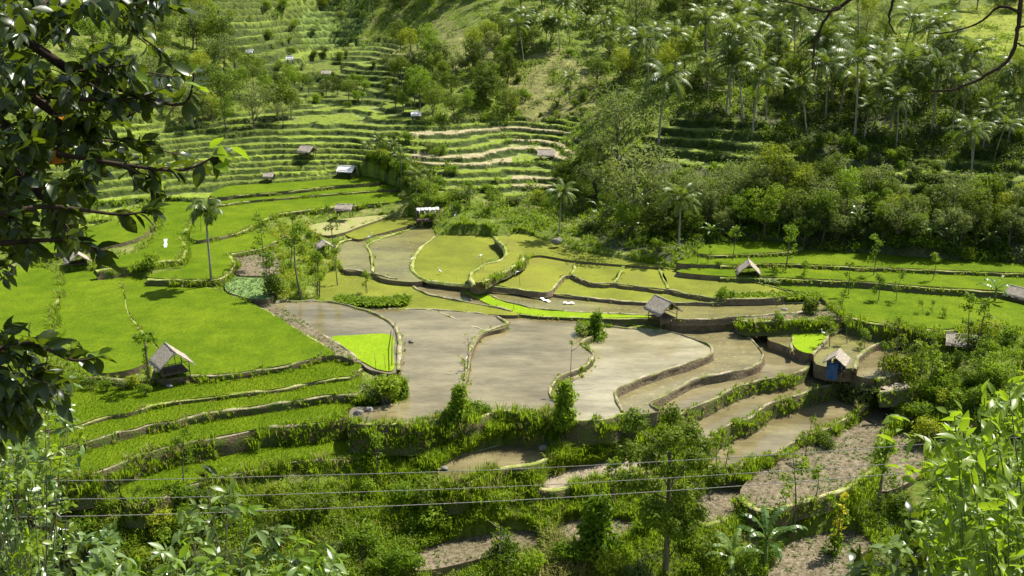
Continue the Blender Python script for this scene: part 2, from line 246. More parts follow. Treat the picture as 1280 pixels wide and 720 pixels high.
# ------------------------------------------------------------------ fields: (kind, level, outline in pixels)
FD = [
 ('rice', 1.95, [(143,345),(200,353),(240,357),(277,367),(320,384),(344,397),(382,421),(404,434),(420,445),(401,448),(380,453),(348,460),(296,468),(240,472),(195,475),(200,440),(178,415),(160,390),(157,372)]),
 ('rice', 1.975, [(73,345),(141,343),(155,372),(158,390),(176,416),(197,440),(185,454),(165,464),(130,469),(113,459),(105,440),(95,427),(68,419),(76,370)]),
 ('rice', 2.0, [(-60,345),(0,340),(35,334),(70,344),(74,368),(64,390),(66,418),(40,425),(-60,440)]),
 ('rice', 1.4, [(60,520),(100,490),(150,485),(200,478),(240,472),(340,458),(400,448),(440,449),(452,458),(446,467),(439,472),(420,474),(399,478),(371,484),(334,490),(296,494),(240,501),(214,504),(187,509),(161,519),(135,522),(116,527),(95,534),(50,540)]),
 ('rice', 1.05, [(10,560),(28,545),(90,534),(140,520),(190,507),(240,498),(334,486),(399,474),(440,470),(453,480),(454,484),(451,489),(442,494),(403,496),(379,501),(345,506),(302,512),(240,521),(216,528),(187,532),(169,538),(139,545),(109,554),(75,562),(28,574),(0,580)]),
 ('rice', 0.35, [(5,600),(10,585),(60,565),(109,550),(180,530),(250,515),(320,505),(400,493),(443,492),(445,505),(439,519),(431,524),(399,530),(334,536),(306,542),(249,552),(187,566),(153,580),(117,592),(83,599),(20,604)]),
 ('rice', -1.2, [(150,612),(160,595),(200,575),(250,555),(320,540),(400,532),(440,528),(512,540),(512,555),(480,567),(437,575),(383,577),(353,580),(320,588),(240,607),(190,628),(158,626)]),
 ('dry', 1.683, [(322,379),(345,382),(375,398),(403,418),(430,436),(452,452),(440,452),(424,447),(382,421),(344,397)]),
 ('water', 1.5, [(340,378),(400,377),(430,381),(452,386),(475,396),(492,405),(497,420),(496,464),(470,464),(455,458),(432,438),(403,418),(370,402),(348,388)]),
 ('young', 1.5, [(415,422),(440,420),(489,419),(492,440),(492,463),(474,463),(459,456),(442,446),(424,431)]),
 ('olive', 1.12, [(405,345),(432,337),(466,343),(496,349),(515,357),(528,366),(560,374),(600,381),(640,389),(645,394),(597,392),(560,389),(517,387),(451,386),(430,382),(400,376)]),
 ('water_mid', 1.2, [(451,387),(517,387),(560,389),(598,392),(622,397),(633,404),(630,410),(607,416),(598,424),(592,436),(588,450),(584,474),(570,500),(560,518),(520,528),(470,530),(440,528),(440,510),(470,508),(500,500),(510,480),(498,463),(500,430),(496,410),(480,398)]),
 ('water_mid', 0.8, [(600,395),(646,395),(665,396),(706,397),(721,399),(740,420),(731,428),(730,433),(742,442),(743,447),(737,455),(722,463),(702,472),(692,482),(688,492),(692,508),(667,519),(626,514),(600,516),(570,520),(575,480),(585,440),(592,420),(612,410),(634,402)]),
 ('water_sheen', 0.4, [(700,500),(690,485),(720,465),(740,450),(730,430),(742,415),(757,409),(807,413),(835,415),(854,420),(876,429),(888,435),(889,439),(886,444),(869,452),(839,461),(812,470),(784,481),(772,487),(770,494),(773,505),(778,514),(760,523),(725,526),(700,520)]),
 ('water_weed', -0.2, [(760,404),(816,403),(865,402),(910,402),(929,405),(941,409),(941,415),(932,418),(938,424),(946,432),(951,438),(954,445),(950,453),(938,460),(914,466),(887,470),(869,475),(850,483),(831,494),(817,503),(815,508),(822,515),(776,518),(765,500),(760,470),(840,450),(860,430),(800,412),(755,408)]),
 ('water', -0.85, [(822,514),(800,505),(840,475),(887,462),(935,452),(945,440),(935,424),(944,418),(955,422),(972,428),(994,438),(1016,444),(1018,449),(1003,463),(981,472),(947,477),(929,482),(906,491),(887,502),(861,513),(840,522)]),
 ('water', -1.9, [(850,524),(830,515),(870,495),(929,470),(981,462),(1003,455),(1040,458),(1062,466),(1060,476),(1039,482),(1017,487),(999,495),(965,504),(952,509),(944,519),(925,527),(897,540),(888,552),(870,548)]),
 ('water', -3.2, [(870,560),(880,545),(944,512),(1000,488),(1040,480),(1082,485),(1083,508),(1047,530),(1006,545),(991,553),(972,567),(935,576),(922,585),(903,586),(885,578)]),
 ('dry', -3.9, [(925,618),(940,595),(975,568),(1010,555),(1045,540),(1070,528),(1090,512),(1135,503),(1135,520),(1100,545),(1096,580),(1065,606),(1035,619),(997,630),(950,640)]),
 ('dry', -4.8, [(870,640),(880,615),(930,612),(960,628),(965,636),(917,647),(880,658)]),
 ('dry', -4.3, [(1108,580),(1112,550),(1140,538),(1158,542),(1154,580),(1142,600),(1102,614)]),
 ('dry', -6.5, [(965,735),(972,690),(1010,670),(1062,662),(1088,680),(1070,700),(1050,735)]),
 ('water', -1.6, [(551,603),(548,588),(562,576),(585,566),(630,556),(675,556),(712,545),(716,528),(782,528),(790,545),(760,551),(700,563),(672,580),(620,587),(600,599),(575,605)]),
 ('mud', -2.9, [(678,606),(690,590),(734,582),(771,572),(815,560),(835,568),(805,590),(745,601),(695,613)]),
 ('dry', -5.2, [(508,708),(520,690),(560,676),(600,668),(660,662),(675,680),(625,692),(540,712)]),
 ('dry', -4.9, [(700,672),(700,655),(740,648),(790,652),(785,668),(735,680)]),
 ('rice', 2.663, [(187,349),(259,351),(279,346),(291,332),(283,316),(289,318),(326,312),(345,302),(335,294),(305,291),(318,282),(262,276),(235,300),(233,310),(237,325),(231,336),(221,340),(200,342)]),
 ('rice', 3.0, [(125,328),(172,317),(182,308),(194,296),(198,275),(195,256),(238,255),(244,268),(234,287),(223,296),(231,310),(226,325),(205,328),(182,332),(139,337)]),
 ('rice', 3.32, [(60,305),(100,290),(150,275),(180,260),(192,270),(186,290),(165,302),(120,312),(60,318)]),
 ('rice', 3.08, [(238,292),(262,256),(300,252),(340,248),(375,244),(459,238),(512,246),(512,253),(440,258),(400,262),(350,268),(325,278),(300,291),(262,300),(244,302)]),
 ('rice', 3.4, [(262,258),(280,247),(300,243),(362,238),(412,232),(469,228),(500,238),(459,240),(375,247),(340,250),(300,254)]),
 ('rice', 3.9, [(262,246),(280,236),(300,233),(384,228),(440,223),(462,222),(475,229),(412,234),(362,240),(300,245),(280,248)]),
 ('dry', 2.317, [(292,322),(328,315),(345,318),(345,342),(300,344),(294,335)]),
 ('cabbage', 2.15, [(284,348),(300,344),(340,342),(345,365),(330,375),(300,370),(282,362)]),
 ('water_rice', 1.6, [(430,337),(418,316),(425,305),(451,300),(460,306),(465,322),(468,342),(451,339)]),
 ('water_rice', 1.6, [(462,306),(479,298),(507,289),(526,281),(541,283),(543,296),(528,307),(519,322),(518,340),(530,350),(507,352),(468,343)]),
 ('olive', 1.9, [(431,292),(450,284),(485,274),(519,270),(524,277),(500,285),(466,294),(448,299)]),
 ('straw', 2.15, [(385,284),(414,276),(462,270),(485,270),(450,283),(428,291),(405,294)]),
 ('olive', 1.65, [(545,296),(575,293),(616,296),(628,309),(632,318),(624,326),(605,331),(586,342),(594,357),(560,353),(532,349),(518,341),(516,328),(523,313)]),
 ('olive_pale', 2.575, [(618,296),(640,298),(655,318),(648,330),(620,344),(603,352),(592,352),(587,343),(605,332),(625,326),(633,318),(629,308)]),
 ('olive_pale', 1.65, [(606,352),(626,342),(650,331),(656,321),(676,319),(719,325),(712,342),(701,345),(684,365)]),
 ('olive', 1.9, [(636,297),(655,292),(690,304),(722,313),(790,326),(830,334),(780,331),(720,326),(676,319),(655,320)]),
 ('olive', 1.65, [(723,328),(778,331),(767,354),(742,355),(727,350),(716,344)]),
 ('olive_pale', 1.65, [(782,332),(823,335),(834,362),(800,359),(769,354)]),
 ('olive', 1.65, [(824,335),(860,338),(912,346),(984,363),(978,372),(903,374),(866,369),(836,362)]),
 ('olive', 1.3, [(686,366),(701,346),(714,344),(727,351),(742,356),(800,360),(866,370),(903,375),(905,379),(862,379),(800,378),(747,374)]),
 ('water_rice', 1.05, [(597,358),(640,362),(680,367),(747,374),(800,378),(897,379),(1032,379),(1042,384),(1034,387),(931,396),(847,400),(800,394),(719,390),(672,386),(641,380),(616,371)]),
 ('young', 1.0, [(560,354),(596,360),(616,371),(641,380),(672,386),(719,390),(800,394),(822,397),(760,398),(720,398),(690,397),(660,394),(630,388),(600,376)]),
 ('water', 1.0, [(520,357),(535,351),(562,354),(602,377),(632,389),(600,381),(560,374),(528,366)]),
 ('dry', 1.2, [(920,399),(945,396),(1034,389),(1048,392),(1046,400),(950,403)]),
 ('water_rice', 0.05, [(960,424),(965,411),(992,410),(996,412),(990,427),(998,438),(975,430)]),
 ('young', 0.1, [(996,412),(1040,412),(1030,427),(1018,442),(999,439),(990,428)]),
 ('water_rice', -0.1, [(1020,455),(1024,433),(1035,420),(1054,412),(1102,411),(1129,412),(1144,418),(1116,426),(1091,433),(1074,446),(1069,460)]),
 ('water', -0.6, [(1060,462),(1070,440),(1091,430),(1120,422),(1147,418),(1170,420),(1180,428),(1150,440),(1138,455),(1124,466),(1105,472),(1080,472)]),
 ('mud', -1.2, [(1098,480),(1108,468),(1129,470),(1136,484),(1112,488)]),
 ('rice', 1.3, [(935,347),(985,349),(1087,354),(1147,359),(1280,367),(1380,372),(1380,428),(1280,414),(1240,406),(1190,413),(1150,412),(1100,406),(1060,397),(1046,386),(1010,368),(984,364)]),
 ('rice', 2.8, [(870,312),(900,306),(940,303),(990,305),(1003,311),(985,316),(885,320)]),
 ('rice', 2.4, [(845,330),(900,320),(1010,314),(1180,326),(1280,331),(1380,336),(1380,346),(1280,343),(1100,336),(980,331),(900,333)]),
 ('rice', 2.0, [(845,341),(900,334),(980,331),(1100,336),(1280,344),(1380,348),(1380,372),(1280,367),(1147,359),(1087,354),(985,349),(900,347)]),
 ('straw', .62, [(745,399),(800,396),(850,402),(931,398),(945,402),(941,409),(910,402),(865,402),(760,405)]),
]
# bunds: (level, points, width, height, drop on the right-hand side of travel, top material, tufts per metre, tuft size)
BD = [
 (1.95, [(90,474),(130,474),(175,478),(195,474),(240,472),(296,468),(348,460),(380,453),(401,447),(414,445),(426,447),(440,452)], 0.42, 0.19, 0.72, 'rim',9,.35),
 (1.4, [(50,541),(95,534),(116,527),(135,521),(161,518),(187,509),(214,504),(240,501),(296,494),(334,490),(371,484),(399,477),(420,474),(439,472),(445,467),(452,462)], 0.38, 0.17, 0.54, 'rimg',8,.3),
 (1.05, [(-10,584),(28,574),(75,562),(109,554),(139,545),(169,538),(187,532),(216,528),(240,521),(302,512),(345,506),(379,501),(403,496),(442,494),(451,489),(454,483)], 0.42, 0.17, 0.79, 'rim',7,.35),
 (0.35, [(15,606),(83,599),(117,592),(153,580),(187,566),(249,552),(306,542),(334,536),(399,530),(431,524),(439,518),(442,510)], 0.42, 0.17, 1.87, 'rim',14,.55),
 (-1.2, [(158,630),(190,629),(240,607),(320,588),(353,580),(383,577),(437,575),(480,567),(511,555)], 0.42, 0.17, 1.27, 'rim',16,.6),
 (1.95, [(420,446),(404,434),(382,421),(344,397),(320,384),(277,367),(240,357),(200,353),(143,345)], 0.34, 0.19, 0.43, 'rimg',3,.25),
 (1.95, [(199,441),(176,416),(159,391),(156,372),(142,344)], 0.42, 0.22, 0.07, 'rimg',7,.35),
 (1.98, [(66,440),(66,418),(65,390),(76,370),(72,344)], 0.77, 0.22, 0.07, 'rimg',14,.5),
 (1.5, [(455,458),(432,437),(403,419),(370,403),(348,390),(325,379)], 0.42, 0.19, 0.29, 'rim',2,.2),
 (1.5, [(497,464),(499,440),(498,420),(493,408),(480,399),(462,390),(448,386),(430,381),(400,377),(345,378)], 0.47, 0.19, 0.36, 'rim',2,.2),
 (1.12, [(451,386),(517,387),(540,389),(560,395),(575,402),(588,408),(607,415)], 0.38, 0.14, 0.22, 'rim',1,.2),
 (1.12, [(517,387),(560,389),(597,392),(622,397)], 0.34, 0.14, 0.14, 'rim',1,.2),
 (1.12, [(432,337),(466,343),(496,349),(515,357),(528,366),(560,374),(600,381),(640,389)], 0.38, 0.17, 0.22, 'rim',2,.2),
 (1.2, [(580,476),(584,447),(587,438),(590,428),(600,418),(607,414),(629,408),(632,404),(622,397)], 0.42, 0.17, 0.72, 'rim',5,.25),
 (0.8, [(688,498),(686,491),(690,482),(700,472),(720,463),(735,455),(741,447),(740,442),(728,433),(729,427),(741,420),(735,412),(719,398)], 0.42, 0.17, 0.65, 'rim',5,.25),
 (0.8, [(622,398),(646,395),(665,396),(706,397),(722,398)], 0.30, 0.14, 0.14, 'rim',1,.2),
 (0.4, [(779,516),(773,505),(769,494),(771,487),(784,481),(812,470),(839,461),(869,452),(886,444),(889,439),(888,434),(876,428),(854,420),(835,415),(807,413),(757,408)], 0.36, 0.17, 0.61, 'rim',0,.2),
 (-0.2, [(822,514),(814,508),(816,502),(831,494),(850,483),(869,475),(887,470),(914,466),(938,460),(950,453),(954,445),(951,438),(946,432),(938,424),(931,418),(943,412),(941,408),(929,405)], 0.36, 0.17, 0.68, 'rim',0,.2),
 (-0.85, [(840,524),(861,513),(887,502),(906,491),(929,482),(947,477),(981,472),(1003,463),(1017,449),(1016,444),(994,438),(972,428),(955,422),(944,417)], 0.36, 0.17, 0.94, 'rim',9,.3),
 (-1.9, [(868,562),(888,552),(897,540),(925,527),(944,519),(952,509),(965,504),(999,495),(1017,487),(1039,482),(1060,475)], 0.38, 0.17, 1.36, 'rim',10,.35),
 (-3.2, [(885,584),(903,586),(922,585),(935,576),(972,567),(991,553),(1006,545),(1047,530),(1083,508)], 0.42, 0.14, 0.94, 'rim',12,.4),
 (-3.9, [(925,622),(950,640),(997,630),(1035,619),(1065,606),(1096,581),(1101,560),(1103,545),(1120,530),(1136,520)], 0.68, 0.17, 0.86, 'rimg',12,.35),
 (-4.8, [(870,652),(880,658),(917,647),(965,636)], 0.59, 0.17, 1.36, 'rimg',14,.4),
 (1.2, [(440,528),(470,531),(520,529),(545,524),(560,518),(568,505)], 0.51, 0.11, 2.04, 'rimg',20,.5),
 (0.733, [(560,530),(600,522),(626,514),(667,520),(692,514)], 0.77, 0.11, 2.21, 'rimg',26,.7),
 (0.4, [(700,522),(725,527),(760,524),(779,517),(800,524)], 0.51, 0.11, 1.53, 'rimg',18,.45),
 (-1.6, [(545,606),(575,605),(600,599),(620,587),(672,580),(700,563),(760,551),(790,546)], 0.68, 0.14, 1.70, 'rimg',30,.75),
 (-2.9, [(670,612),(695,613),(745,601),(805,591),(840,575)], 0.68, 0.14, 2.04, 'rimg',24,.6),
 (-1.6, [(548,588),(562,577),(585,567),(630,557)], 0.26, 0.07, 0.07, 'rim',0,.2),
 (2.663, [(185,350),(259,351),(279,346),(291,332),(283,316)], 0.77, 0.17, 0.65, 'rimg',10,.4),
 (2.663, [(289,319),(326,312),(346,302)], 0.34, 0.17, 0.36, 'rimg',6,.3),
 (3.0, [(120,340),(139,337),(182,332),(205,328),(226,325),(231,310),(223,296),(234,287),(244,268)], 0.94, 0.19, 0.58, 'rimg',14,.45),
 (3.0, [(125,328),(172,317),(183,308),(194,296),(198,275),(195,256)], 0.77, 0.17, 0.36, 'rimg',10,.4),
 (3.08, [(240,300),(262,299),(300,291),(325,278),(350,268),(400,262),(440,258),(512,253)], 0.68, 0.17, 0.50, 'rimg',9,.4),
 (3.4, [(262,259),(300,254),(340,250),(375,247),(459,240),(500,238)], 0.34, 0.17, 0.58, 'rimg',8,.35),
 (3.9, [(262,249),(300,245),(362,240),(412,234),(475,229)], 0.34, 0.17, 0.50, 'rimg',8,.3),
 (1.6, [(430,337),(451,339),(468,343),(496,349)], 0.30, 0.14, 0.58, 'rim',2,.2),
 (1.6, [(466,342),(465,322),(460,307),(479,298),(507,289),(526,281)], 0.47, 0.17, 0.14, 'rimg',5,.25),
 (1.6, [(418,318),(425,304),(448,299),(466,294),(500,285),(524,277)], 0.51, 0.22, 0.22, 'rimg',7,.3),
 (1.9, [(405,295),(431,291),(450,283),(485,273),(519,269)], 0.51, 0.17, 0.22, 'rimg',8,.35),
 (1.65, [(594,358),(560,354),(532,350),(518,341),(516,328),(523,313),(545,296)], 0.68, 0.14, 0.29, 'rimg',3,.2),
 (2.575, [(592,357),(588,344),(605,332),(625,326),(633,318),(629,308),(618,296)], 0.59, 0.14, 0.22, 'rimg',2,.2),
 (2.575, [(603,354),(620,344),(648,331),(656,320)], 0.85, 0.17, 0.36, 'rimg',9,.35),
 (1.65, [(594,358),(640,361),(684,366),(703,346),(714,343),(720,326),(722,314)], 0.38, 0.14, 0.22, 'rimg',2,.2),
 (1.65, [(714,343),(727,350),(742,355),(769,355),(800,359),(836,363),(866,369),(905,374),(980,373)], 0.34, 0.14, 0.29, 'rim',2,.2),
 (1.65, [(768,354),(780,332)], 0.59, 0.14, 0.07, 'rimg',4,.2),
 (1.65, [(835,362),(823,335)], 0.42, 0.14, 0.07, 'rimg',3,.2),
 (1.65, [(656,320),(676,319),(719,325),(780,331),(824,335),(912,346),(984,364)], 0.30, 0.14, 0.07, 'rimg',3,.2),
 (1.3, [(684,367),(747,374),(800,378),(862,379),(905,379)], 0.34, 0.14, 0.22, 'rim',1,.2),
 (1.05, [(905,379),(1032,379)], 0.30, 0.11, 0.14, 'rim',1,.2),
 (1.05, [(597,358),(616,371),(641,380),(672,386),(719,390),(800,394),(847,400),(931,396),(1034,387),(1043,384)], 0.38, 0.14, 0.29, 'rim',2,.2),
 (1.0, [(640,392),(660,395),(720,398),(760,399),(822,399)], 0.26, 0.11, 0.22, 'rimg',3,.2),
 (1.2, [(925,401),(950,403),(1046,400)], 0.68, 0.19, 0.94, 'rimg',24,.4),
 (0.1, [(960,411),(992,410),(1041,409)], 0.34, 0.17, 0.07, 'rim',2,.2),
 (0.1, [(990,440),(990,427),(993,412)], 0.30, 0.11, 0.07, 'rim',0,.2),
 (0.1, [(1016,445),(1020,440),(1030,427),(1038,418),(1054,411)], 0.38, 0.17, 0.58, 'rim',1,.2),
 (-0.1, [(1054,411),(1102,410),(1129,411),(1146,417)], 0.34, 0.14, 0.07, 'rim',2,.2),
 (-0.1, [(1068,462),(1069,456),(1074,446),(1091,433),(1116,426),(1146,418)], 0.42, 0.17, 0.65, 'rim',1,.2),
 (-0.6, [(1146,419),(1170,420),(1205,428)], 0.34, 0.14, 0.07, 'rim',2,.2),
 (-0.6, [(1095,474),(1108,473),(1126,467)], 0.34, 0.14, 0.72, 'rim',4,.3),
 (-1.2, [(1098,490),(1112,489),(1136,486),(1133,474)], 0.34, 0.14, 1.01, 'rim',6,.35),
 (2.8, [(885,321),(940,319),(985,317),(1003,311)], 0.34, 0.17, 0.36, 'rimg',8,.3),
 (2.4, [(900,334),(980,332),(1100,337),(1280,344),(1380,347)], 0.34, 0.17, 0.36, 'rimg',8,.3),
 (2.0, [(900,348),(985,350),(1087,355),(1147,360),(1280,368),(1380,373)], 0.34, 0.14, 0.29, 'rimg',5,.3),
 (1.3, [(1040,382),(1048,388),(1062,398),(1100,407),(1150,413),(1190,414),(1240,407),(1280,415),(1380,430)], .6, .2, 1.4, 'rimg', 26, .6),
 (.62, [(745,406),(760,404),(816,403),(865,402),(910,402),(929,405),(941,409)], .35, .15, .85, 'rim', 3, .25),
]
FW = []
for kind, lv, pts in FD:
    sp = smooth(pts, 4, True); W = np.array([at(p[0], p[1], lv) for p in sp]); FW.append((kind, lv, W))
# ------------------------------------------------------------------ terrain heights
ctrl = []
def cp(px, py, z): p = at(px, py, z); ctrl.append((p[0], p[1], z))
for kind, lv, W in FW:
    c = W.mean(0); ctrl.append((c[0], c[1], lv - .2))
    for k in range(0, len(W), max(8, len(W) // 6)):
        q = W[k] * .85 + c * .15; ctrl.append((q[0], q[1], lv - .2))
for a in [(-200,345,2.2),(-200,480,1.4),(-200,600,-.6),(60,640,-2.4),(150,690,-4),(-150,700,-3),(300,650,-3.2),(420,620,-2.8),(420,700,-4.6),(600,640,-3.9),(640,715,-5.9),(800,640,-4.6),(860,700,-6),(1100,640,-5.6),(1100,715,-7),
          (1200,600,-4.4),(1280,560,-3),(1180,520,-2.6),(1230,470,0.3),(1280,440,1.2),(1180,440,.2),(1450,450,1.0),(1450,560,-3),(1300,680,-7),(380,330,2.1),(370,360,1.8),(440,365,1.5),(560,278,2.8),(600,285,2.9),(700,290,2.6),(780,315,2.8),
          (540,262,3.4),(600,262,3.6),(660,270,3.3),
          (520,240,4.4),(620,240,4.8),(690,240,4.6),(600,200,7.2),(560,165,9.4),(700,180,8.4),(640,150,10.2),
          (500,215,5.6),(450,200,6.4),(400,200,6.4),(300,210,5.7),(200,220,5.4),(100,230,5.8),(-100,230,7),(-300,200,11),
          (450,150,9.9),(400,150,9.9),(300,150,10.4),(200,160,10.6),(60,160,12),(-200,120,16),
          (450,110,12.2),(400,100,12.7),(300,100,13.8),(200,80,17),(0,60,20),(-250,20,25),
          (480,60,16),(400,50,17.2),(300,50,18.6),(200,20,23),
          (350,5,22.4),(450,0,23),(250,-20,27),
          (560,120,13.2),(540,60,18.2),(600,10,24.5),(640,100,15),(700,110,14),(700,60,19),(740,10,24.5),
          (760,240,5.2),(760,290,3.2),(850,300,3.0),(760,200,8.4),(760,140,12.8),(850,260,5.4),(850,215,8.2),(850,170,11.4),(850,100,16.4),(850,30,22),
          (1000,300,3.9),(1000,260,6.2),(1000,215,8.8),(1000,170,11.8),(1000,100,16.5),(1000,30,22),
          (1150,315,3.6),(1150,280,5.6),(1150,240,7.6),(1150,190,10.8),(1150,110,16.0),(1150,30,22.4),
          (1280,320,3.8),(1280,280,5.8),(1280,240,7.8),(1280,190,11),(1280,110,16.4),(1280,20,23.4),
          (1500,300,6.5),(1500,200,12),(1500,60,21)]: cp(*a)
for x, y, z in [(-260,330,75),(-120,340,62),(0,350,72),(120,340,80),(260,330,85),(-300,440,110),(-100,460,105),(100,460,115),(300,440,125),(-260,150,40),(240,120,20),(-90,60,0),(90,60,-7),(150,70,0),(-150,80,5),(-60,285,38),(0,262,38),(60,275,41),(130,260,44),(-140,260,45)]: ctrl.append((x, y, z))
P = np.array(ctrl); XY = P[:, :2] / 100; Zc = P[:, 2]; n = len(P)
def tk(d2): return np.where(d2 > 1e-12, d2 * np.log(d2 + 1e-12) * .5, 0)
D2 = ((XY[:, None] - XY[None]) ** 2).sum(-1)
A = np.zeros((n + 3, n + 3)); A[:n, :n] = tk(D2) + np.eye(n) * 2e-4; A[:n, n] = 1; A[:n, n + 1:] = XY; A[n, :n] = 1; A[n + 1:, :n] = XY.T
sol = np.linalg.solve(A, np.concatenate([Zc, [0, 0, 0]]))
def tps(x, y):
    q = np.stack([x.ravel(), y.ravel()], 1) / 100; o = np.empty(len(q))
    for i in range(0, len(q), 4000):
        s = q[i:i + 4000]; d = ((s[:, None] - XY[None]) ** 2).sum(-1); o[i:i + 4000] = tk(d) @ sol[:n] + sol[n] + s @ sol[n + 1:]
    return o.reshape(x.shape)
rr = np.concatenate([np.arange(.6, 60, .5), np.arange(60, 120, .3), np.arange(120, 235, .22), np.arange(235, 440, .7)])
TH = np.linspace(math.radians(-33), math.radians(33), 860)
NR, NT = len(rr), len(TH)
cr = rr[::8]; cr = np.append(cr, rr[-1]); ct = TH[::8]; ct = np.append(ct, TH[-1])
gx = cr[:, None] * np.sin(ct)[None]; gy = cr[:, None] * np.cos(ct)[None]; gz = tps(gx, gy)
Zt = np.empty((len(cr), NT))
for i in range(len(cr)): Zt[i] = np.interp(TH, ct, gz[i])
Z = np.empty((NR, NT))
for j in range(NT): Z[:, j] = np.interp(rr, cr, Zt[:, j])
X = rr[:, None] * np.sin(TH)[None]; Y = rr[:, None] * np.cos(TH)[None]
prof = np.interp(rr, [0, 3, 10, 20, 35, 50, 58], [33.3, 31.8, 26.3, 19.5, 10, -.5, -5])[:, None] + 0 * X
bl = np.clip((rr - 46) / 14, 0, 1)[:, None]; bl = bl * bl * (3 - 2 * bl)
Z = prof * (1 - bl) + np.minimum(Z, 1e9) * bl
Z += (fbm(X / 14, Y / 14, 1) - .47) * np.clip((rr - 125) / 50, 0, 1)[:, None] * 3.0
Z += (fbm(X / 2.2, Y / 2.2, 3) - .47) * .55
Zs0 = Z.copy()
PX, PY = proj(X, Y, Z)
jx = (fbm(X / 7, Y / 7, 11) - .5) * 70 + (R.rand(NR, NT) - .5) * 4; jy = (fbm(X / 7, Y / 7, 12) - .5) * 34
def reg(poly): return inpoly(PX + jx, PY + jy, poly)
TZ = [  # terraced zones (outline, step height, kind)
 ([(170,160),(330,130),(380,125),(520,128),(545,165),(500,205),(520,250),(500,236),(300,236),(180,262)], .62, 0),
 ([(500,170),(560,155),(730,148),(705,190),(690,246),(600,248),(520,232)], .62, 1),
 ([(255,-30),(425,-30),(445,40),(400,108),(335,112),(265,60)], 1.25, 2),
 ([(345,60),(480,50),(540,80),(520,128),(370,128)], .75, 2),
 ([(840,145),(970,150),(1000,210),(860,212),(760,195)], 1.0, 3),
 ([(980,212),(1100,195),(1330,165),(1330,262),(1160,258),(1000,236)], 1.1, 3),
 ([(0,170),(200,150),(200,260),(100,300),(0,300)], .8, 0),
]
col = np.zeros((NR, NT, 3))
n1 = fbm(X / 6, Y / 6, 21)[..., None]; n2 = fbm(X / 1.6, Y / 1.6, 22)[..., None]
wild = np.array((.055, .085, .008)) * (1 - n1) * 1.3 + np.array((.12, .15, .02)) * n1 * 1.1
straw = np.array((.25, .22, .10))
col[:] = wild
tt = np.clip((n2 - .55) * 6, 0, 1); col = col * (1 - tt * .5) + straw * tt * .5
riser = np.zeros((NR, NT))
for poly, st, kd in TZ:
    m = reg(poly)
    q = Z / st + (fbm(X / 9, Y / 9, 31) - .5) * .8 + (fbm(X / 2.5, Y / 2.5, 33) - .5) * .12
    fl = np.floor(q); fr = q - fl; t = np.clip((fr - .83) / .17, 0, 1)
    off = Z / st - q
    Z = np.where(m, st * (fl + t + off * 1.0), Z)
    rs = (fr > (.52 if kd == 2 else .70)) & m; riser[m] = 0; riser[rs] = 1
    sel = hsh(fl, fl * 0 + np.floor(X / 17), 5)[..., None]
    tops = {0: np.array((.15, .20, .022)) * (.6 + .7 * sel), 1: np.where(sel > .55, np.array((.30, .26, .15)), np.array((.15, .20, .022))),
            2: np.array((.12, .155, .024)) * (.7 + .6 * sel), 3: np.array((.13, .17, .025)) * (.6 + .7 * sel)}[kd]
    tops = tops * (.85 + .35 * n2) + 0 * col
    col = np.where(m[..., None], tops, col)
    rc = np.array((.036, .056, .009)) * (.5 + 1.1 * n2)  # riser grass, darkened to put the shade of the step into its colour
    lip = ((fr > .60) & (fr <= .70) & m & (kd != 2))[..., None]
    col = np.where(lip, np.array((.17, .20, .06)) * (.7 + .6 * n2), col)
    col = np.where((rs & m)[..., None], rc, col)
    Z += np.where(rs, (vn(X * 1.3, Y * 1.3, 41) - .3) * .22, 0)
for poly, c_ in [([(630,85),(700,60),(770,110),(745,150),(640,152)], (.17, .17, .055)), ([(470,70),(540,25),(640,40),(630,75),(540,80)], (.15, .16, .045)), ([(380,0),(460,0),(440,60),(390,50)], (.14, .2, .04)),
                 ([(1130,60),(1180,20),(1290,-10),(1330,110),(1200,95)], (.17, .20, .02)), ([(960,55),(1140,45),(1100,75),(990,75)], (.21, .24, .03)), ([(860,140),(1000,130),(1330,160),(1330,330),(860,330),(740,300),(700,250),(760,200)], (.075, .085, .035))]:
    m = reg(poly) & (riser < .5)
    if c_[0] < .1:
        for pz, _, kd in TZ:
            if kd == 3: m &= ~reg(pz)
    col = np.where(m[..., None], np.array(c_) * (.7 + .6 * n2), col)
Zn = Z.copy()
for kind, lv, W in FW:
    x0, y0 = W[:, 0].min() - 1, W[:, 1].min() - 1; x1, y1 = W[:, 0].max() + 1, W[:, 1].max() + 1
    bb = (X > x0) & (X < x1) & (Y > y0) & (Y < y1); idx = np.nonzero(bb)
    c = W.mean(0); ins = inpoly(X[idx], Y[idx], W[:, :2])
    Zn[idx] = np.where(ins, np.minimum(Zn[idx], lv - .45), Zn[idx])
Z = Zn
def Hat(x, y):
    r = math.hypot(x, y); th = math.atan2(x, y); i = int(np.clip(np.searchsorted(rr, r) - 1, 0, NR - 2)); j = int(np.clip((th - TH[0]) / (TH[1] - TH[0]), 0, NT - 2))
    a = (r - rr[i]) / (rr[i + 1] - rr[i]); b = (th - TH[j]) / (TH[1] - TH[0]); a = min(max(a, 0), 1); b = min(max(b, 0), 1)
    return (Z[i, j] * (1 - a) + Z[i + 1, j] * a) * (1 - b) + (Z[i, j + 1] * (1 - a) + Z[i + 1, j + 1] * a) * b
def gp(px, py, rmin=30):
    d = pdir(px, py); th = math.atan2(d[0], d[1]); h = math.hypot(d[0], d[1]); sl_ = d[2] / h
    j = int(np.clip((th - TH[0]) / (TH[1] - TH[0]), 0, NT - 1)); ray = CAMZ + rr * sl_
    k = np.nonzero((Z[:, j] > ray) & (rr > rmin))[0]
    if not len(k): return None
    r = rr[k[0]]; return np.array((r * math.sin(th), r * math.cos(th), Z[k[0], j]))
